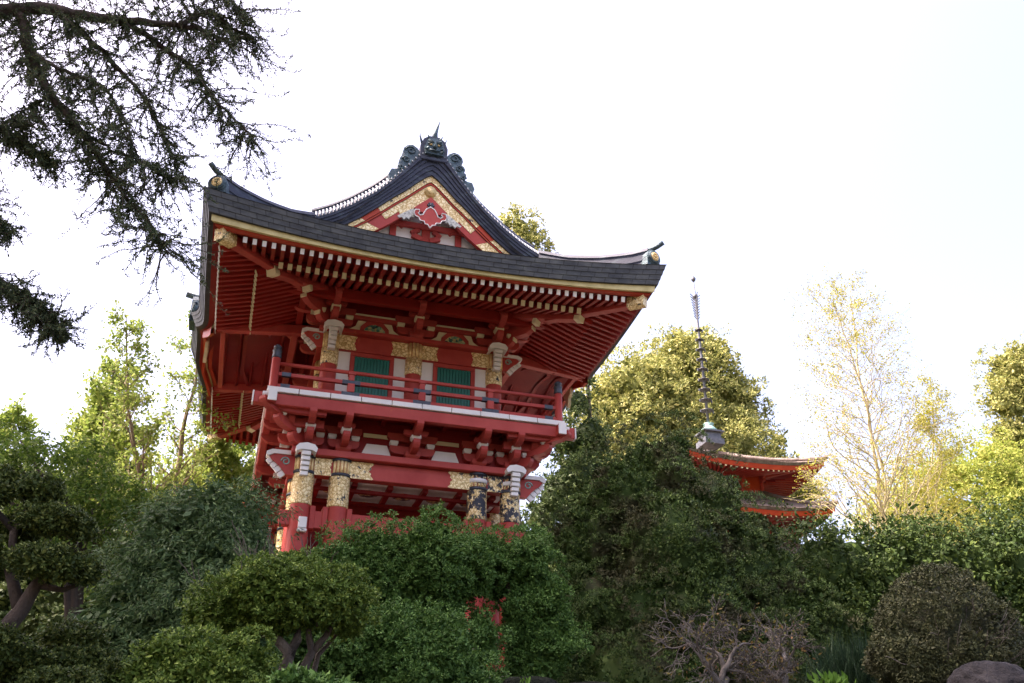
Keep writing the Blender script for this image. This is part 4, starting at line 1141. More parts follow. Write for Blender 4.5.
# ------------------------------------------------------------------ VEGETATION
def unit(a): return a/np.maximum(np.linalg.norm(a, axis=1, keepdims=True), 1e-9)
CAMN = np.array(CAM)
def quad_leaves(Cn, Dn, Ln, Wn, rng, face=None):
    """rhombic leaves: centre base Cn, direction Dn, length, width -> verts, faces"""
    n = len(Cn); side = unit(np.cross(Dn, rng.normal(size=(n, 3)) if face is None else face))
    A = Cn; B_ = Cn+Dn*(Ln*.45)[:, None]+side*(Wn*.5)[:, None]; T = Cn+Dn*Ln[:, None]; E_ = Cn+Dn*(Ln*.45)[:, None]-side*(Wn*.5)[:, None]
    V = np.stack([A, B_, T, E_], 1).reshape(-1, 3); F = np.arange(4*n).reshape(n, 4)
    return V, F
def np_mesh(name, parts, mat, parent, smooth=False):
    """parts: list of (V,F) with F an (n,k) array"""
    root = root_of(parent); o0 = np.array(root.location)
    Vs = []; loops = []; starts = []; tot = 0; off = 0; ls = 0
    for V, F in parts:
        Vs.append(V-o0); loops.append((F+off).reshape(-1)); k = F.shape[1]
        starts.append(ls+np.arange(len(F))*k); ls += F.size; off += len(V)
    V = np.concatenate(Vs); Lp = np.concatenate(loops).astype(np.int32); St = np.concatenate(starts).astype(np.int32)
    me = bpy.data.meshes.new(name); me.vertices.add(len(V)); me.vertices.foreach_set('co', V.astype(np.float32).ravel())
    me.loops.add(len(Lp)); me.loops.foreach_set('vertex_index', Lp)
    me.polygons.add(len(St)); me.polygons.foreach_set('loop_start', St)
    me.update(calc_edges=True); me.validate()
    me.materials.append(mat)
    o = bpy.data.objects.new(name, me); COL.objects.link(o); o.parent = parent
    return o
def wob(P_, s, seed):
    """cheap 3-D wobble, -1..1"""
    r_ = np.random.default_rng(seed); out = np.zeros(len(P_))
    for k in range(5):
        d = unit(r_.normal(size=(1, 3)))[0]*s*(1+.6*k); out += np.sin(P_@d*2*math.pi+r_.random()*6.28)/(1+.6*k)
    return out/2.2
def shell(blobs, n, rng, keep=.95, backthin=.4, low=-.75, lowkeep=.3):
    C_ = np.array([b[0] for b in blobs], float); R_ = np.array([b[1] for b in blobs], float)
    ar = (R_[:, 0]*R_[:, 1]+R_[:, 1]*R_[:, 2]+R_[:, 0]*R_[:, 2]); pr = ar/ar.sum()
    idx = rng.choice(len(blobs), size=n, p=pr); u = unit(rng.normal(size=(n, 3)))
    p = C_[idx]+u*R_[idx]; nrm = unit(u/R_[idx])
    ok = np.ones(n, bool)
    for j in range(len(blobs)):
        q = np.linalg.norm((p-C_[j])/R_[j], axis=1); ok &= ~((q < keep) & (idx != j))
    view = unit(CAMN-p); facing = (nrm*view).sum(1)
    ok &= (facing > -.15) | (rng.random(n) < backthin)
    ok &= (nrm[:, 2] > low) | (rng.random(n) < lowkeep)
    return p[ok], nrm[ok]
def ico_core(blobs, k, seed, amp=.12):
    bm = bmesh.new(); out = []
    bmesh.ops.create_icosphere(bm, subdivisions=4, radius=1.0)
    base = np.array([v.co[:] for v in bm.verts]); F = np.array([[v.index for v in f.verts] for f in bm.faces]); bm.free()
    for i, b in enumerate(blobs):
        V = np.array(b[0])+base*np.array(b[1])*(k*(1+amp*wob(base*1.0+i*3.1, 1.1, seed)))[:, None]
        out.append((V, F))
    return out
def sub_blobs(blobs, n, r, seed, out=.25, flat=.72, low=-.6):
    """lobes: smaller domes standing on the surface of the big ones"""
    rng = np.random.default_rng(seed); p, nr = shell(blobs, n*9, rng, keep=.97, backthin=.45, low=low); res = []
    keep = []
    for i in range(len(p)):
        if len(keep) >= n: break
        if all(np.sum((p[i]-p[j])**2) > (r*1.1)**2 for j in keep): keep.append(i)
    for i in keep:
        k = r*(.65+.75*rng.random()); res.append((tuple(p[i]+nr[i]*(out+.05)*k), (k, k, k*flat)))
    return res
def crown(name, parent, blobs, mat, n, cr, m, leaf, aspect, seed, up=.3, out=.6, rnd=.6, core=.84, jitter=.1, droop=0, backthin=.4, low=-.75, shellthick=1.0, lumps=0, lobes=None, ragged=.0, lobelow=-.25):
    rng = np.random.default_rng(seed)
    if lobes: blobs = [(b_[0], tuple(max(q-.45*lobes[1], .5*q) for q in b_[1])) for b_ in blobs]
    big = blobs
    if lobes: blobs = sub_blobs(big, lobes[0], lobes[1], seed+9, low=low)
    def layer(bl, n, cr, m, leaf, scale=1.0, reject=None, low=low, lowkeep=.3):
        bl = [(b[0], tuple(q*scale for q in b[1])) for b in bl]
        p, nr = shell(bl, n, rng, backthin=backthin, low=low, lowkeep=lowkeep)
        if reject is not None and len(p):
            ok = np.ones(len(p), bool)
            for b in reject: ok &= np.linalg.norm((p-np.array(b[0]))/(np.array(b[1])*.8), axis=1) > 1
            p = p[ok]; nr = nr[ok]
        if lumps:
            wv = wob(p, lumps, seed+5); p = p+nr*(wv*cr*1.0)[:, None]
            kp = rng.random(len(p)) < np.clip(.85+wv*.5, .4, 1); p = p[kp]; nr = nr[kp]
        p = p+nr*(rng.normal(size=len(p))*jitter*cr*2)[:, None]
        if ragged: p = p+nr*((rng.random(len(p))**6)*ragged)[:, None]
        K = len(p); cs = cr*(.6+.8*rng.random(K))
        o = unit(rng.normal(size=(K*m, 3))); o = o*(rng.random(K*m)**.4)[:, None]
        P_ = np.repeat(p, m, 0); N_ = np.repeat(nr, m, 0); Cs = np.repeat(cs, m)
        dn = (o*N_).sum(1); o = o-N_*(dn*(1-.75*shellthick))[:, None]
        pos = P_+o*Cs[:, None]
        D_ = unit(unit(o+1e-6)*out*.6+N_*out+np.array([0, 0, up])-np.array([0, 0, droop])+rng.normal(size=(K*m, 3))*rnd)
        T_ = unit(N_*.55+unit(o+1e-6)*.25+np.array([0, 0, .42])+rng.normal(size=(K*m, 3))*.5)     # sprays lie face to the light
        D_ = unit(D_-T_*((D_*T_).sum(1)*.8)[:, None])
        L_ = leaf*(.6+.8*rng.random(K*m)); return quad_leaves(pos, D_, L_, L_*(aspect if scale == 1 else max(aspect, .55)), rng, T_)
    parts = [layer(blobs, n, cr, m, leaf, 1.0, big if lobes else None, lobelow if lobes else low, .08 if lobes else .3)]
    if core:
        parts.append(layer(big, max(200, int(n*.45)), cr*1.6, m, leaf*1.7, .92 if not lobes else .86))
        parts += ico_core(big, core*(.92 if lobes else .82), seed)
    return np_mesh(name, parts, mat, parent)
def B(px, py, r, Y, rz=None, ry=None):
    """blob given by where the photo shows it, at depth Y"""
    c = at(px, py, Y); k = mpp(px, py, Y); r_ = r*k
    return ((c.x, c.y, c.z), (r_, (ry if ry else r)*k, (rz if rz else r)*k/ .92))
def base_on_ground(px, py, Y):
    c = at(px, py, Y); return Vector((c.x, c.y, ground_h(c.x, c.y)))
def grow(m_, start, d, L_, r, depth, rng, tips, spread=.6, up=.15, kids=3, shrink=.72, bend=.18, sides=6, seg=5, minr=.004, rshrink=.6, drop=0):
    pts = [Vector(start)]; rad = [r]; d = Vector(d).normalized()
    for i in range(seg):
        d = (d+Vector(rng.normal(size=3)*bend)+Vector((0, 0, up*.3-drop))).normalized()
        pts.append(pts[-1]+d*(L_/seg)); rad.append(max(minr, r*(1-(1-rshrink)*(i+1)/seg)))
    m_.tube(pts, rad, sides if r > .03 else 4 if r > .012 else 3, 0, False)
    if depth == 0:
        tips.append((pts[-1], d)); tips.append((pts[-3], d)); return
    for k in range(kids):
        i = seg if k == 0 else int(rng.integers(max(1, seg//3), seg+1))
        ax = Vector(rng.normal(size=3)); ax = (ax-ax.dot(d)*d).normalized()
        nd = (d+ax*(spread*(.3 if k == 0 else 1.0)*(.7+.6*rng.random()))+Vector((0, 0, up))).normalized()
        grow(m_, pts[i], nd, L_*shrink*(.8+.4*rng.random()), max(minr, rad[i]*(.85 if k == 0 else .62)), depth-1, rng, tips, spread, up, kids, shrink, bend, sides, seg, minr, rshrink, drop)
        if depth == 1: tips.append((pts[i], nd))
def tip_leaves(name, parent, tips, mat, m, rad, leaf, aspect, seed, down=0.0, rnd=1.0):
    rng = np.random.default_rng(seed)
    T = np.array([t[0][:] for t in tips]); Dn = np.array([t[1][:] for t in tips]); n = len(T)
    o = rng.normal(size=(n*m, 3))*rad*.6; pos = np.repeat(T, m, 0)+o
    D_ = unit(np.repeat(Dn, m, 0)*.4+rng.normal(size=(n*m, 3))*rnd-np.array([0, 0, down])); L_ = leaf*(.6+.8*rng.random(n*m))
    V, F = quad_leaves(pos, D_, L_, L_*aspect, rng); return np_mesh(name, [(V, F)], mat, parent)
def trunk_to(parent, mat, a, b, r0, r1, seed=0, name='trunk', wig=.12, kids=()):
    rng = np.random.default_rng(seed); m_ = MB(); a = Vector(a); b = Vector(b); L_ = (b-a).length; pts = []; rad = []
    for i in range(9):
        t = i/8; pts.append(a.lerp(b, t)+Vector(rng.normal(size=3)*wig*L_*.12*(t*(1-t)*4))); rad.append(r0*(1-t)+r1*t)
    m_.tube(pts, rad, 10)
    for k in kids:
        m_.tube([pts[4]+(Vector(k)-pts[4])*t+Vector(rng.normal(size=3)*.03) for t in (0, .3, .65, 1)], [r1*1.1, r1*.9, r1*.6, r1*.3], 7)
    return m_.build(name, mat, parent)

# --- the big dark cypress right of the gate
Yc = -2.6
b0 = base_on_ground(690, 690, Yc)
t = thing('cypress_tree', 'huge dark dome-shaped cypress filling the middle right, between the gate and the pagoda', 'tree', b0)
big = [B(664, 476, 42, Yc), B(622, 504, 52, Yc), B(704, 508, 46, Yc+.3), B(592, 545, 50, Yc+.2), B(668, 560, 80, Yc-.2), B(744, 570, 48, Yc+.3), B(596, 615, 58, Yc), B(690, 630, 80, Yc-.5), B(782, 626, 46, Yc), B(820, 660, 40, Yc), B(640, 560, 60, Yc), B(630, 620, 60, Yc-.3), B(575, 680, 50, Yc), B(640, 690, 90, Yc-.3), B(760, 690, 70, Yc-.3), B(642, 460, 24, Yc+.2), B(678, 449, 20, Yc+.2), B(726, 494, 24, Yc+.2), B(752, 540, 34, Yc+.2), B(780, 580, 36, Yc+.2)]
crown('crown', t, big, L_CYP, 24000, .045, 20, .036, .36, 21, up=.7, out=.9, rnd=.35, jitter=.08, lobes=(520, .36), ragged=.02, lobelow=-.05)
trunk_to(t, BARK, b0, at(670, 560, Yc), .28, .12, 3)

# --- clipped shrubs in front of the gate pillars
def shrub(name, label, cat, blobs, mat, Y, n, cr, m, leaf, aspect, seed, group=None, bark=BARK, **kw):
    lo = min(blobs, key=lambda q: q[0][2]); cx_ = sum(q[0][0] for q in blobs)/len(blobs); b0 = Vector((cx_, Y, ground_h(cx_, Y)))
    t = thing(name, label, cat, b0, group)
    crown('crown', t, blobs, mat, n, cr, m, leaf, aspect, seed, **kw)
    mid = Vector(blobs[len(blobs)//2][0]); kids = [Vector(q[0]) for q in blobs]
    trunk_to(t, bark, b0, mid, .09, .05, seed, kids=kids)
    return t
Ya = -4.6
shrub('clipped_shrub', 'broad rounded bright green shrub hiding the foot of the two left gate pillars', 'shrub',
      [B(346, 570, 30, Ya), B(385, 568, 38, Ya), B(430, 566, 42, Ya-.2), B(464, 570, 34, Ya), B(440, 600, 34, Ya), B(390, 602, 40, Ya), B(350, 596, 30, Ya)], L_HEDGE, Ya, 7500, .05, 20, .04, .42, 31, lumps=1.4, up=.4, lobes=(240, .17), ragged=.06)
shrub('clipped_shrub', 'upright green shrub against the right gate pillars, left of the huge cypress', 'shrub',
      [B(522, 572, 33, Ya+.3), B(500, 560, 20, Ya+.3), B(530, 615, 30, Ya+.2), B(532, 655, 32, Ya+.2), B(545, 600, 20, Ya), B(553, 640, 24, Ya), B(490, 548, 14, Ya+.2), B(494, 590, 9, Ya+.4, 14)], L_HEDGE, Ya+.3, 6000, .05, 20, .04, .42, 32, lumps=1.4, up=.4, core=.7, lobes=(200, .17), ragged=.06)
shrub('clipped_shrub', 'low green shrub at the bottom edge under the broad rounded one', 'shrub',
      [B(348, 655, 30, Ya-1.6), B(385, 652, 36, Ya-1.6), B(430, 652, 36, Ya-1.6), B(400, 690, 50, Ya-1.6), B(455, 672, 24, Ya-1.4), B(474, 690, 26, Ya-1.4), B(484, 640, 15, Ya-.6, 26)], L_HEDGE, Ya-1.6, 6000, .045, 20, .038, .45, 33, lumps=1.6, up=.4, lobes=(220, .15), ragged=.05)
shrub('dark_shrub', 'dark leafy shrub seen between and behind the forked juniper stems', 'shrub',
      [B(270, 640, 40, -3.4), B(310, 600, 40, -3.4), B(320, 650, 44, -3.4), B(260, 680, 50, -3.4), B(480, 640, 10, -3.2, 26)], L_HEDGE, -3.4, 3000, .08, 16, .06, .45, 34, lumps=1.4, up=.4)

# --- pruned juniper with an umbrella crown and several stems
Yj = -8.6
b0 = base_on_ground(290, 690, Yj)
t = thing('pruned_juniper', 'umbrella-shaped juniper with forked pale stems, in front of the left gate pillar', 'tree', b0)
jb = [B(282, 597, 52, Yj, 30, 46), B(232, 606, 40, Yj+.1, 24, 34), B(330, 600, 36, Yj+.1, 27, 30), B(212, 613, 28, Yj, 17, 20), B(350, 613, 20, Yj+.2, 22, 20), B(262, 592, 34, Yj-.2, 26, 30), B(300, 588, 32, Yj+.3, 24, 30), B(256, 620, 42, Yj+.1, 14, 30)]
crown('crown', t, jb, L_JUN, 5200, .032, 20, .03, .5, 41, up=.25, out=.7, lumps=2.6, low=-.9, core=.7, lobes=(330, .085), ragged=.03)
m_ = MB(); rg = np.random.default_rng(8); tp = []
def stem(pts, r0, r1): m_.tube([at(x, y, Yj+dy) for x, y, dy in pts], list(np.linspace(r0, r1, len(pts))), 8)
stem([(288, 700, 0), (285, 672, 0), (289, 652, 0), (272, 634, .05), (258, 618, .1), (243, 605, .1)], .075, .02)
stem([(289, 655, 0), (297, 640, .0), (300, 622, .1), (296, 600, .1)], .055, .02)
stem([(298, 700, .1), (303, 670, .1), (312, 652, .1), (308, 632, .15), (316, 612, .2), (330, 600, .2)], .05, .015)
stem([(312, 652, .1), (326, 636, .15), (336, 618, .2), (348, 606, .2)], .035, .012)
stem([(296, 700, .3), (312, 680, .3), (318, 655, .3), (332, 640, .35), (346, 622, .3)], .035, .012)
stem([(272, 634, .05), (262, 636, .1), (246, 622, .1), (226, 612, .1)], .025, .01)
for k in range(16):
    x = rg.uniform(232, 350); a = at(x, rg.uniform(612, 632), Yj+rg.uniform(-.1, .3)); grow(m_, a, Vector((rg.normal()*.5, rg.normal()*.3, 1)), .35, .012, 2, rg, tp, .6, .2, 2)
m_.build('trunk', BARK, t)

# --- low foliage along the bottom left
shrub('low_shrub', 'low spreading green shrub at the bottom edge left of the juniper stems', 'shrub',
      [B(170, 662, 26, -9.2, 18), B(205, 658, 30, -9.2, 20), B(240, 662, 26, -9.0, 20), B(200, 684, 50, -9.2, 20), B(150, 675, 24, -9.1, 16)], L_JUN, -9.2, 2600, .035, 20, .03, .5, 44, lumps=2.4, lobes=(120, .12))
shrub('low_shrub', 'small bright green shrub tip poking in below the juniper stems', 'shrub',
      [B(305, 694, 26, -10, 14), B(335, 694, 22, -10, 13), B(280, 697, 18, -10, 12)], L_HEDGE, -10, 700, .04, 18, .036, .55, 45, lumps=2.4)

# --- feathery weeping cypress on the left
Yw = -5.4
b0 = base_on_ground(190, 690, Yw)
t = thing('weeping_cypress', 'feathery drooping grey-green cypress just left of the gate, right of the cloud-pruned tree', 'tree', b0)
wb = [B(212, 542, 38, Yw), B(185, 560, 38, Yw), B(240, 560, 26, Yw), B(155, 600, 42, Yw), B(215, 600, 55, Yw-.3), B(140, 650, 48, Yw), B(205, 655, 60, Yw-.2), B(110, 620, 24, Yw), B(200, 515, 22, Yw), B(230, 522, 16, Yw)]
crown('crown', t, wb, L_WEEP, 9000, .10, 24, .062, .24, 51, up=0, out=.55, rnd=.45, droop=.5, lumps=.9, jitter=.4, core=.74, lobes=(200, .3), ragged=.22)
trunk_to(t, BARK, b0, at(210, 560, Yw), .16, .06, 6)

# --- cloud-pruned dark tree at the far left
Yl = -9.4
b0 = base_on_ground(-10, 690, Yl)
t = thing('cloud_pruned_tree', 'dark cloud-pruned evergreen with flat pads of foliage at the far left edge', 'tree', b0)
pads = [B(10, 484, 24, Yl+.2, 9, 20), B(40, 492, 22, Yl+.1, 9, 18), B(-20, 492, 30, Yl, 10, 20), B(52, 522, 34, Yl, 11, 26), B(80, 530, 16, Yl+.1, 8, 16), B(15, 530, 22, Yl+.3, 9, 20), B(45, 564, 36, Yl-.2, 13, 28), B(82, 572, 18, Yl, 11, 18), B(8, 566, 22, Yl+.2, 12, 20), B(-25, 545, 22, Yl, 14, 20), B(-20, 650, 40, Yl, 20, 30), B(22, 668, 40, Yl+.2, 15, 30), B(75, 640, 30, Yl+.5, 12, 26), B(88, 668, 34, Yl+.3, 14, 26), B(60, 690, 44, Yl, 14, 28)]
crown('crown', t, pads, L_CLOUD, 9000, .022, 16, .024, .5, 61, up=.5, lumps=2.6, low=-.9, core=.7, lobes=(700, .045), ragged=.02)
m_ = MB()
def stem2(pts, r0, r1): m_.tube([at(x, y, Yl+dy) for x, y, dy in pts], list(np.linspace(r0, r1, len(pts))), 8)
stem2([(-30, 700, 0), (-5, 640, 0), (20, 612, 0), (36, 585, 0), (50, 570, 0)], .09, .03); stem2([(20, 612, 0), (10, 570, .1), (14, 530, .1), (30, 505, .1)], .05, .02); stem2([(36, 585, 0), (62, 590, 0), (78, 585, 0)], .03, .015); stem2([(14, 530, .1), (-5, 510, .1), (-15, 500, 0)], .03, .015); stem2([(-5, 640, 0), (40, 650, .2), (80, 665, .3)], .035, .015)
m_.build('trunk', BARKDARK, t)

# --- layered young maple
Ym = -1.5
b0 = base_on_ground(70, 690, Ym)
t = thing('maple_tree', 'fresh green layered maple rising behind the cloud-pruned tree on the left', 'tree', b0)
mbl = [B(60, 470, 44, Ym, 12, 40), B(15, 462, 40, Ym+.3, 11, 34), B(110, 492, 36, Ym, 11, 32), B(150, 515, 26, Ym, 10, 26), B(80, 505, 46, Ym-.3, 14, 40), B(20, 440, 24, Ym+.5, 8, 24), B(90, 450, 24, Ym+.4, 7, 24), B(120, 535, 36, Ym, 14, 34), B(60, 545, 50, Ym, 18, 40), B(-20, 490, 40, Ym, 18, 36), B(105, 575, 36, Ym+.2, 16, 30)]
crown('crown', t, mbl, L_MAPLE, 1900, .13, 15, .075, .5, 71, up=-.1, out=.5, rnd=.8, droop=.1, lumps=1.3, core=0, jitter=.3, low=-2)
m_ = MB(); rg = np.random.default_rng(3); tp = []
for q in mbl: m_.tube([b0+Vector((0, 0, .2)), at(75, 560, Ym).lerp(Vector(q[0]), .1), at(75, 530, Ym).lerp(Vector(q[0]), .5), Vector(q[0])], [.09, .05, .03, .012], 6)
m_.build('trunk', BARKDARK, t)

# --- pale deciduous trees behind on the left
def airy_tree(name, label, px, Y, pytop, lean, mat, bark, seed, spread=.55, kids=3, depth=5, m=7, leaf=.09, r0=.14, up=.16, pybase=None, group=None, L0=.3, shrink=.74, lrad=.16, down=0, aspect=.6):
    b0 = base_on_ground(px, 600, Y); top = at(px, pytop, Y); H = top.z-b0.z
    t = thing(name, label, 'tree', b0, group); m_ = MB(); rng = np.random.default_rng(seed); tips = []
    grow(m_, b0, Vector((lean, 0, 1)), H*L0, r0, depth, rng, tips, spread, up, kids, shrink, .1, 8, 5, .006, .75)
    m_.build('trunk', bark, t)
    if m: tip_leaves('crown', t, tips, mat, m, lrad, leaf, aspect, seed+1, down)
    return t
def leader_tree(name, label, px, pybase, pxt, pyt, Y, mat, bark, seed, wpx, m=5, leaf=.08, r0=.15, group=None, lrad=.12, ang=.75, nb=22, low=.25, depth=3, forks=1, aspect=.6, lift=.06):
    """a leading stem with side branches that shorten towards the top"""
    b0 = base_on_ground(px, pybase, Y); vis = at(px, pybase, Y); top = at(pxt, pyt, Y); W = wpx*mpp(pxt, pyt, Y)
    t = thing(name, label, 'tree', b0, group); m_ = MB(); rng = np.random.default_rng(seed); tips = []
    for f in range(forks):
        tp_ = top+Vector((rng.normal()*W*.3, rng.normal()*W*.3, -f*.1*(top.z-b0.z))) if f else top
        n = 16; pts = []; rad = []; wd = Vector((0, 0, 0))
        for i in range(n+1):
            u = i/n; wd = wd+Vector((rng.normal(), rng.normal(), 0))*.012*(top.z-b0.z)*(1 if 0 < i < n else 0)
            pts.append((b0.lerp(vis, u*3) if u < .34 and False else b0.lerp(tp_, u))+wd*(1-u*.6)); rad.append(r0*(1-.93*u)*(1 if f == 0 else .6)+.006)
        m_.tube(pts, rad, 8, 0, False)
        for k in range(nb):
            u = low+(1-low)*(k+rng.random()*.6)/nb; q = u*n; i = min(n-1, int(q)); p = pts[i].lerp(pts[i+1], q-i)
            a_ = k*2.4+rng.normal()*.4; L_ = W*(1.08-u)**.6*(.6+.5*rng.random())
            d_ = Vector((math.cos(a_)*math.sin(ang), math.sin(a_)*math.sin(ang), math.cos(ang)))
            grow(m_, p, d_, L_*.42, max(.008, r0*.42*(1.05-u)), depth, rng, tips, .55, lift, 3, .68, .16, 5, 5, .004, .7)
    m_.build('trunk', bark, t)
    if m: tip_leaves('crown', t, tips, mat, m, lrad, leaf, aspect, seed+1)
    return t
gl = 'pale deciduous trees left of the gate'
leader_tree('deciduous_tree', 'tall slender tree with thin upright branches and sparse pale leaves left of the gate roof', 170, 480, 196, 322, 5, L_PALE, BARKTAN, 81, 96, 2, .09, .13, gl, .13, .8, 26, .3, 3, 2)
leader_tree('deciduous_tree', 'pale green leafy tree, second from the left among the bright trees behind the maple', 110, 480, 118, 372, 7, L_PALE, BARKTAN, 82, 90, 5, .11, .13, gl, .16, .9, 26, .3, 3, 2)
leader_tree('deciduous_tree', 'pale sunlit tree seen just under the left eave of the gate', 232, 500, 232, 400, 9, L_PALE, BARKTAN, 83, 80, 6, .12, .12, gl, .17, .9, 24, .3, 3, 2)
leader_tree('deciduous_tree', 'faint pale tree at the left edge, leftmost of the bright trees behind the maple', 22, 480, 30, 412, 9, L_PALE, BARKTAN, 84, 80, 5, .11, .12, gl, .16, .9, 24, .3, 3, 1)
def dense_tree(name, label, blobs, Y, mat, n, cr, m, leaf, seed, bark=BARK, group=None, **kw):
    cx_ = sum(q[0][0] for q in blobs)/len(blobs); b0 = Vector((cx_, Y, ground_h(cx_, Y))); t = thing(name, label, 'tree', b0, group)
    kw.setdefault('lobes', (160, cr*2.0)); kw.setdefault('ragged', cr); crown('crown', t, blobs, mat, n*2, cr*.6, m, leaf*.8, .5, seed, **kw)
    trunk_to(t, bark, b0, Vector(max(blobs, key=lambda q: q[0][2])[0]), .25, .06, seed)
    return t
dense_tree('leafy_tree', 'bright yellow-green leafy mass low behind the weeping cypress and the gate left side', [B(150, 520, 60, 12), B(215, 500, 50, 12), B(90, 540, 60, 12), B(240, 560, 60, 12), B(160, 590, 80, 12), B(60, 590, 80, 12)], 12, L_PALE, 2200, .4, 14, .16, 85, core=.6, lumps=.4)
dense_tree('evergreen_tree', 'mid-green tree filling in behind the maple on the far left', [B(30, 520, 50, 5), B(90, 560, 60, 5), B(0, 580, 70, 5), B(150, 600, 60, 5), B(60, 640, 90, 5), B(210, 640, 70, 5)], 5, L_BACKD, 2200, .3, 16, .13, 86, lumps=.5)

# --- trees behind the gate on the right
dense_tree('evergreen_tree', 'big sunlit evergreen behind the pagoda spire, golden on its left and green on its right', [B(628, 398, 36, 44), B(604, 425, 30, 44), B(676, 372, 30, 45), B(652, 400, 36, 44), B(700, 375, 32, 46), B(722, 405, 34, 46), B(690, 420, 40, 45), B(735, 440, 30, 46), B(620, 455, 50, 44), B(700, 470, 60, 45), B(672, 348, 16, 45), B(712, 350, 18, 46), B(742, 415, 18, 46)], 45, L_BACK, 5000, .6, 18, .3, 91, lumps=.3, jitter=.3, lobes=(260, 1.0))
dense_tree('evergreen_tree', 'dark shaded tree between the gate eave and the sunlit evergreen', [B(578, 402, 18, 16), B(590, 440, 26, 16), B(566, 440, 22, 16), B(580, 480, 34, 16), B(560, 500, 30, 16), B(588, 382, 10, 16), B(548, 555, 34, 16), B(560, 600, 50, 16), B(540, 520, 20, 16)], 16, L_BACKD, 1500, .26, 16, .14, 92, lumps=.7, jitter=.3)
dense_tree('evergreen_tree', 'tree top showing just above the right roof slope of the gate', [B(520, 228, 17, 15), B(536, 238, 12, 15), B(507, 224, 12, 15), B(525, 250, 22, 15), B(500, 240, 14, 15), B(515, 275, 30, 15)], 15, L_BACK, 900, .16, 14, .12, 93, lumps=.9, jitter=.6, core=.6)
dense_tree('evergreen_tree', 'small far pale conifer between the big evergreen and the pagoda roof corner', [B(777, 442, 8, 42), B(774, 456, 14, 42), B(786, 470, 14, 42), B(780, 490, 26, 42), B(800, 500, 22, 42)], 42, L_BACK, 900, .36, 14, .22, 94, lumps=.5, jitter=.4)
dense_tree('evergreen_tree', 'sunlit pine cut by the right edge of the picture', [B(1012, 372, 22, 26), B(1030, 395, 26, 26), B(1004, 405, 18, 26), B(1020, 440, 24, 26), B(1035, 360, 18, 26), B(1022, 470, 26, 26)], 26, L_BACK, 1500, .36, 16, .2, 95, lumps=.7, jitter=.3)
dense_tree('leafy_tree', 'glowing yellow-green tree behind the right end of the long hedge', [B(960, 478, 30, 22), B(925, 500, 34, 22), B(1000, 478, 34, 22), B(985, 455, 20, 22), B(890, 520, 30, 22), B(1025, 500, 40, 22), B(960, 530, 60, 22)], 22, L_YEL, 2400, .36, 14, .17, 96, lumps=.6, jitter=.5, core=.55)
gg = 'bare yellow-budded trees on the right'
leader_tree('bare_spring_tree', 'tall almost bare tree with pale yellow buds standing right of the pagoda', 882, 512, 858, 284, 15, L_GINK, BARKPALE2, 101, 165, 2, .085, .15, gg, .16, .95, 50, .3, 3, 2, lift=.05)
leader_tree('bare_spring_tree', 'smaller yellow-budded tree leaning right, between the tall bare tree and the right pine', 905, 510, 932, 385, 17, L_GINK, BARKPALE2, 102, 100, 3, .09, .11, gg, .17, .95, 34, .34, 3, 2, lift=.05)

# --- long hedge on the right
Yh = -2.0
shrub('long_hedge', 'long dark leafy hedge running to the right edge behind the round bush', 'hedge',
      [B(820+i*31, 572+(i % 3)*4-i*.9, 42, Yh+.1*(i % 2), 44, 40) for i in range(9)]+[B(830+i*40, 630, 60, Yh, 60, 40) for i in range(7)], L_LONG, Yh, 11000, .11, 14, .07, .5, 111, lumps=.9, jitter=.5, up=.2, rnd=.9, lobes=(420, .3), ragged=.2)
# --- round bush
shrub('round_bush', 'ball-clipped grey-brown twiggy bush beside the rock at lower right', 'shrub',
      [B(948, 648, 70, -7, 72, 60), B(915, 660, 42, -7), B(985, 655, 44, -7)], L_ROUND, -7, 6000, .04, 16, .032, .5, 121, lumps=1.8, rnd=.8, up=.5, core=.88, ragged=.06)
o = [q for q in COL.objects if q.get('label', '').startswith('ball-clipped')][0]
m_ = MB(); rg = np.random.default_rng(12); tp = []
c0 = at(950, 690, -7)
for k in range(34):
    a = rg.uniform(0, math.pi); e = rg.uniform(-.2, 1.1); d_ = Vector((math.cos(a), -abs(math.sin(a)), .4+e)); grow(m_, c0+d_.normalized()*.25, d_, .5, .012, 2, rg, tp, .35, .1, 2, .6)
m_.build('twigs', BARKPALE, o)
# --- bare twiggy shrubs
def twig_shrub(label, px, Y, seed, pys, H, ln=.34):
    b0 = base_on_ground(px, 690, Y); t = thing('twiggy_shrub', label, 'shrub', b0, 'bare twiggy shrubs in front of the cypress'); m_ = MB(); rng = np.random.default_rng(seed); tips = []
    s0 = at(px, 690, Y); m_.tube([b0-Vector((0, 0, .1)), b0.lerp(s0, .5)+Vector((.04, 0, 0)), s0], [.055, .05, .045], 7)
    for lean in (-.45, .1, .5): grow(m_, s0, Vector((lean, rng.normal()*.2, 1)), H*.36, .035, 5, rng, tips, .75, .05, 3, .72, .22, 6, 5, .003, .7, .02)
    m_.build('branches', BARKPALE, t); tip_leaves('crown', t, tips[::16], L_TWIG, 3, .05, .04, .5, seed+1)
    return t
twig_shrub('bare shrub with a pale forked trunk before the huge cypress, left of two', 722, -8.2, 131, 0, .95)
twig_shrub('bare shrub with reddish twigs right of the pale forked one, the right one of two', 784, -8.0, 132, 0, .95)
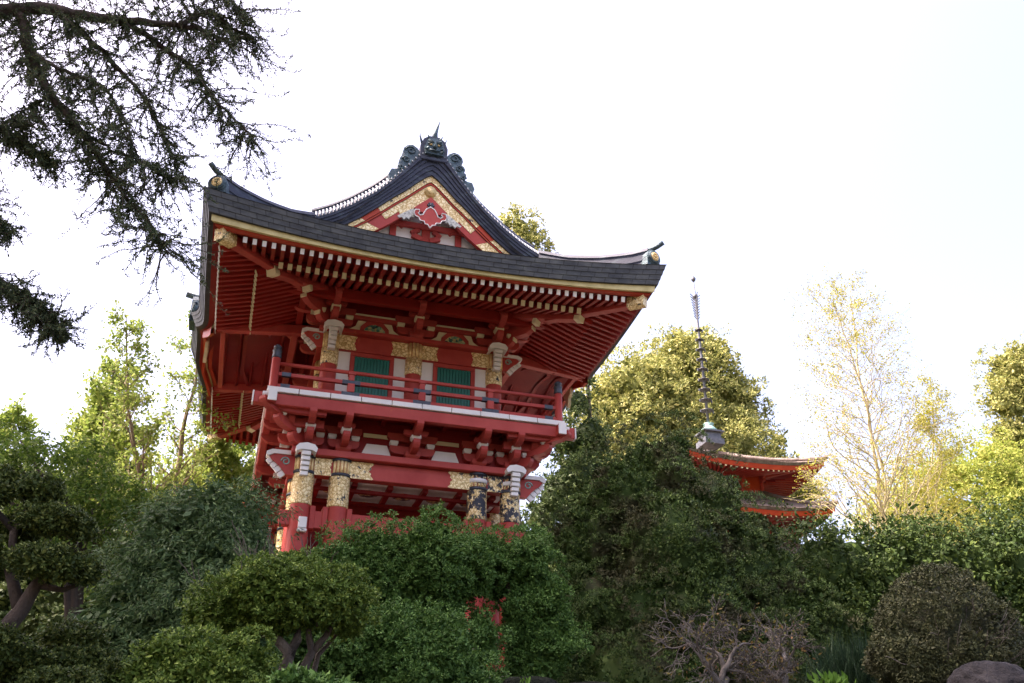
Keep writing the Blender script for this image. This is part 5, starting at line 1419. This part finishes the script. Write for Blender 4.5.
# --- rocks
def rock(label, px, py, r, Y, seed, mat=STONE, sq=.7):
    c = at(px, py, Y); k = mpp(px, py, Y)*r; bm = bmesh.new(); bmesh.ops.create_icosphere(bm, subdivisions=5, radius=1)
    base = np.array([v.co[:] for v in bm.verts]); F = [tuple(v.index for v in f.verts) for f in bm.faces]; bm.free()
    V = base*(1+.16*wob(base, .45, seed)+.05*wob(base, 1.4, seed+1)+.025*wob(base, 4, seed+2))[:, None]
    V = np.sign(V)*np.abs(V)**.85; V = V*np.array([k, k*.8, k*sq])
    me = bpy.data.meshes.new('rock'); b0 = Vector((c.x, c.y, ground_h(c.x, c.y)))
    me.from_pydata([tuple(v+np.array([0, 0, c.z-b0.z])) for v in V], [], F); me.materials.append(mat)
    for p in me.polygons: p.use_smooth = True
    o = bpy.data.objects.new('rock', me); COL.objects.link(o); o.location = b0; tag(o, label, 'rock'); return o
rock('large grey boulder in the bottom right corner beside the round bush', 994, 694, 42, -9.5, 1, sq=.72)
rock('dark mossy rock at the bottom edge, under the upright shrub by the right gate pillars', 530, 694, 32, -6.3, 4, MOSSSTONE, .5)
rock('dark mossy rock half hidden under the left side of the huge cypress', 590, 700, 34, -6.6, 6, MOSSSTONE, .5)
# --- small fresh plants along the bottom edge
def sprout(label, px, py, Y, seed, n, ln, wd, spread):
    b0 = base_on_ground(px, py, Y); c = at(px, py, Y); t = thing('sprouting_plant', label, 'plant', b0); rng = np.random.default_rng(seed)
    m_ = MB(); m_.tube([b0-Vector((0, 0, .05)), (b0+c)/2, c], [.012, .01, .008], 6); m_.build('stem', BARKDARK, t)
    C_ = np.repeat(np.array([c[:]]), n, 0)+rng.normal(size=(n, 3))*np.array([spread, spread*.5, .02]); D_ = unit(rng.normal(size=(n, 3))*.45+np.array([0, 0, 1])); L_ = ln*(.6+.8*rng.random(n))
    V, F = quad_leaves(C_, D_, L_, L_*wd, rng); np_mesh('leaves', [(V, F)], L_GRASS, t)
sprout('small bright green sprout at the bottom edge between the bare shrubs and the round bush', 832, 684, -10.5, 1, 60, .08, .45, .08)
sprout('tiny green sprout at the bottom edge under the mossy rocks', 527, 688, -10.5, 2, 14, .07, .3, .02)
b0 = base_on_ground(858, 690, -5.5); c = at(858, 665, -5.5)
t = thing('fine_grass_clump', 'dark fine-bladed grass clump between the cypress foot and the round bush', 'plant', b0); rng = np.random.default_rng(77); n = 2600
C_ = np.array(at(858, 690, -5.5))+rng.normal(size=(n, 3))*np.array([.22, .2, .12]); D_ = unit(rng.normal(size=(n, 3))*.35+np.array([0, -.1, 1])); L_ = .62*(.5+.6*rng.random(n)); V, F = quad_leaves(C_, D_, L_, np.full(n, .010), rng); np_mesh('blades', [(V, F)], L_DARKG, t)

# --- the great cedar reaching in from the upper left
Yt = -9.6
tb = at(-330, 300, Yt); b0 = Vector((tb.x, Yt, ground_h(tb.x, Yt)))
t = thing('cedar_tree', 'great dark cedar whose drooping needle-covered boughs hang into the upper left corner', 'tree', b0)
trunk_to(t, BARKDARK, b0, Vector((tb.x, Yt, at(-330, -420, Yt).z)), .42, .22, 9)
m_ = MB(); rg = np.random.default_rng(19); twigs = []
def limb(pts, r0, r1, n=24):
    P_ = [at(x, y, Yt+dy) for x, y, dy in pts]; out = []
    for i in range(len(P_)-1):
        a = P_[max(0, i-1)]; b = P_[i]; c = P_[i+1]; d = P_[min(len(P_)-1, i+2)]
        for k in range(6):
            u = k/6; out.append(.5*((2*b)+(c-a)*u+(2*a-5*b+4*c-d)*u*u+(3*b-a-3*c+d)*u**3))
    out.append(P_[-1]); out = [p+Vector(rg.normal(size=3)*.008) for p in out]
    m_.tube(out, list(np.linspace(r0, r1, len(out))), 7); return out
main = [limb([(-330, 60, .3), (-120, 20, .1), (-20, 14, 0), (40, 8, 0), (90, 16, 0), (150, 22, 0), (200, 30, .1), (236, 46, .1)], .10, .012),
        limb([(-60, 10, 0), (15, 12, 0), (28, 50, 0), (52, 96, 0), (82, 132, .0), (104, 165, .0), (128, 200, 0), (152, 226, 0), (165, 250, 0)], .055, .006),
        limb([(120, 18, 0), (160, 45, .1), (196, 72, .1), (218, 104, .1), (250, 134, .1)], .035, .005),
        limb([(60, 14, 0), (100, 50, .2), (140, 92, .2), (160, 130, .2), (176, 165, .2)], .03, .004),
        limb([(180, 25, 0), (210, 12, .2), (232, 28, .2), (252, 36, .2)], .03, .005),
        limb([(52, 96, 0), (28, 108, .1), (8, 122, .1)], .016, .004),
        limb([(82, 132, 0), (112, 150, .1), (146, 164, .1), (172, 180, .1)], .02, .004),
        limb([(30, 50, 0), (60, 70, -.1), (98, 84, -.1), (120, 110, -.1), (134, 150, -.1)], .022, .004),
        limb([(-120, 100, .2), (-40, 118, .1), (10, 132, .1), (48, 160, .1)], .04, .004),
        limb([(-120, 190, .2), (-40, 180, .1), (-12, 210, .1), (6, 232, .1)], .03, .004),
        limb([(-140, 220, .2), (-50, 250, .1), (-5, 275, .1), (28, 300, .1), (60, 328, .1)], .04, .004),
        limb([(-20, -30, 0), (60, -15, .1), (140, -18, .1), (220, -5, .1), (244, 14, .1)], .05, .006)]
dens = [1.0, 1.0, 1.2, 1.0, 1.2, 1.0, .9, .9, 2.6, 2.2, 2.6, 1.3]
SEGP = []
for L_, dn in zip(main, dens):
    n = len(L_)
    for i, p in enumerate(L_):
        px_ = (p-CAM); 
        for q in range(int(rg.poisson(3.7*dn))):
            d_ = Vector((rg.normal()*.65+.15, rg.normal()*.55, -rg.uniform(.2, 1.1))).normalized() if rg.random() < .82 else Vector((rg.normal(), rg.normal()*.5, rg.uniform(0, .5))).normalized()
            ln = rg.uniform(.12, .62)*(1.2 if dn < 2 else .5); a = p; pts = [a]
            for s_ in range(5):
                d_ = (d_+Vector(rg.normal(size=3)*.22)+Vector((.05, 0, -.08))).normalized(); a = a+d_*ln/5; pts.append(a)
                SEGP.append((pts[-2], pts[-1], 0))
                if rg.random() < .8:
                    e_ = (d_+Vector(rg.normal(size=3)*.8)).normalized(); b_ = a+e_*rg.uniform(.03, .15); m_.tube([a, b_], [.003, .002], 3, 0, False); SEGP.append((a, b_, 1))
            m_.tube(pts, [.007, .006, .005, .004, .003, .002], 4, 0, False)
    for i in range(int(n*.35), n-1): SEGP.append((L_[i], L_[i+1], 0))
m_.build('boughs', BARKDARK, t)
rng = np.random.default_rng(23)
A = np.array([q[0][:] for q in SEGP]); Bv = np.array([q[1][:] for q in SEGP])
kk = rng.random(len(A)) < .85; A = A[kk]; Bv = Bv[kk]; m = 18; n = len(A)*m
f_ = rng.random(n)[:, None]; C_ = np.repeat(A, m, 0)*(1-f_)+np.repeat(Bv, m, 0)*f_
D_ = unit(unit(np.repeat(Bv-A, m, 0))*.7+rng.normal(size=(n, 3))*.75); L_ = .030*(.5+.9*rng.random(n)); V, F = quad_leaves(C_+rng.normal(size=(n, 3))*.006, D_, L_, L_*.3, rng)
np_mesh('needles', [(V, F)], L_CEDAR, t)
# unseen canopy added to the cedar, out of frame, to shade the slope
shade_canopy = [((-11, -8, 24), (4.0, 4.0, 7)), ((-14, -4, 20), (4.2, 4.0, 8)), ((-13.5, -5, 30), (4.2, 4.5, 5)), ((-16, 0, 24), (4.5, 4, 8)), ((-15, -9, 14), (4, 4, 5)), ((-12, -14, 14), (3, 3, 5))]
crown('crown', t, shade_canopy, L_CEDAR, 2600, .6, 12, .3, .35, 141, core=.95)
trunk_to(t, BARKDARK, Vector((tb.x, Yt, 10)), Vector((-12, -7, 24)), .3, .15, 10, kids=[q[0] for q in shade_canopy])  # limbs out to the added shading canopy
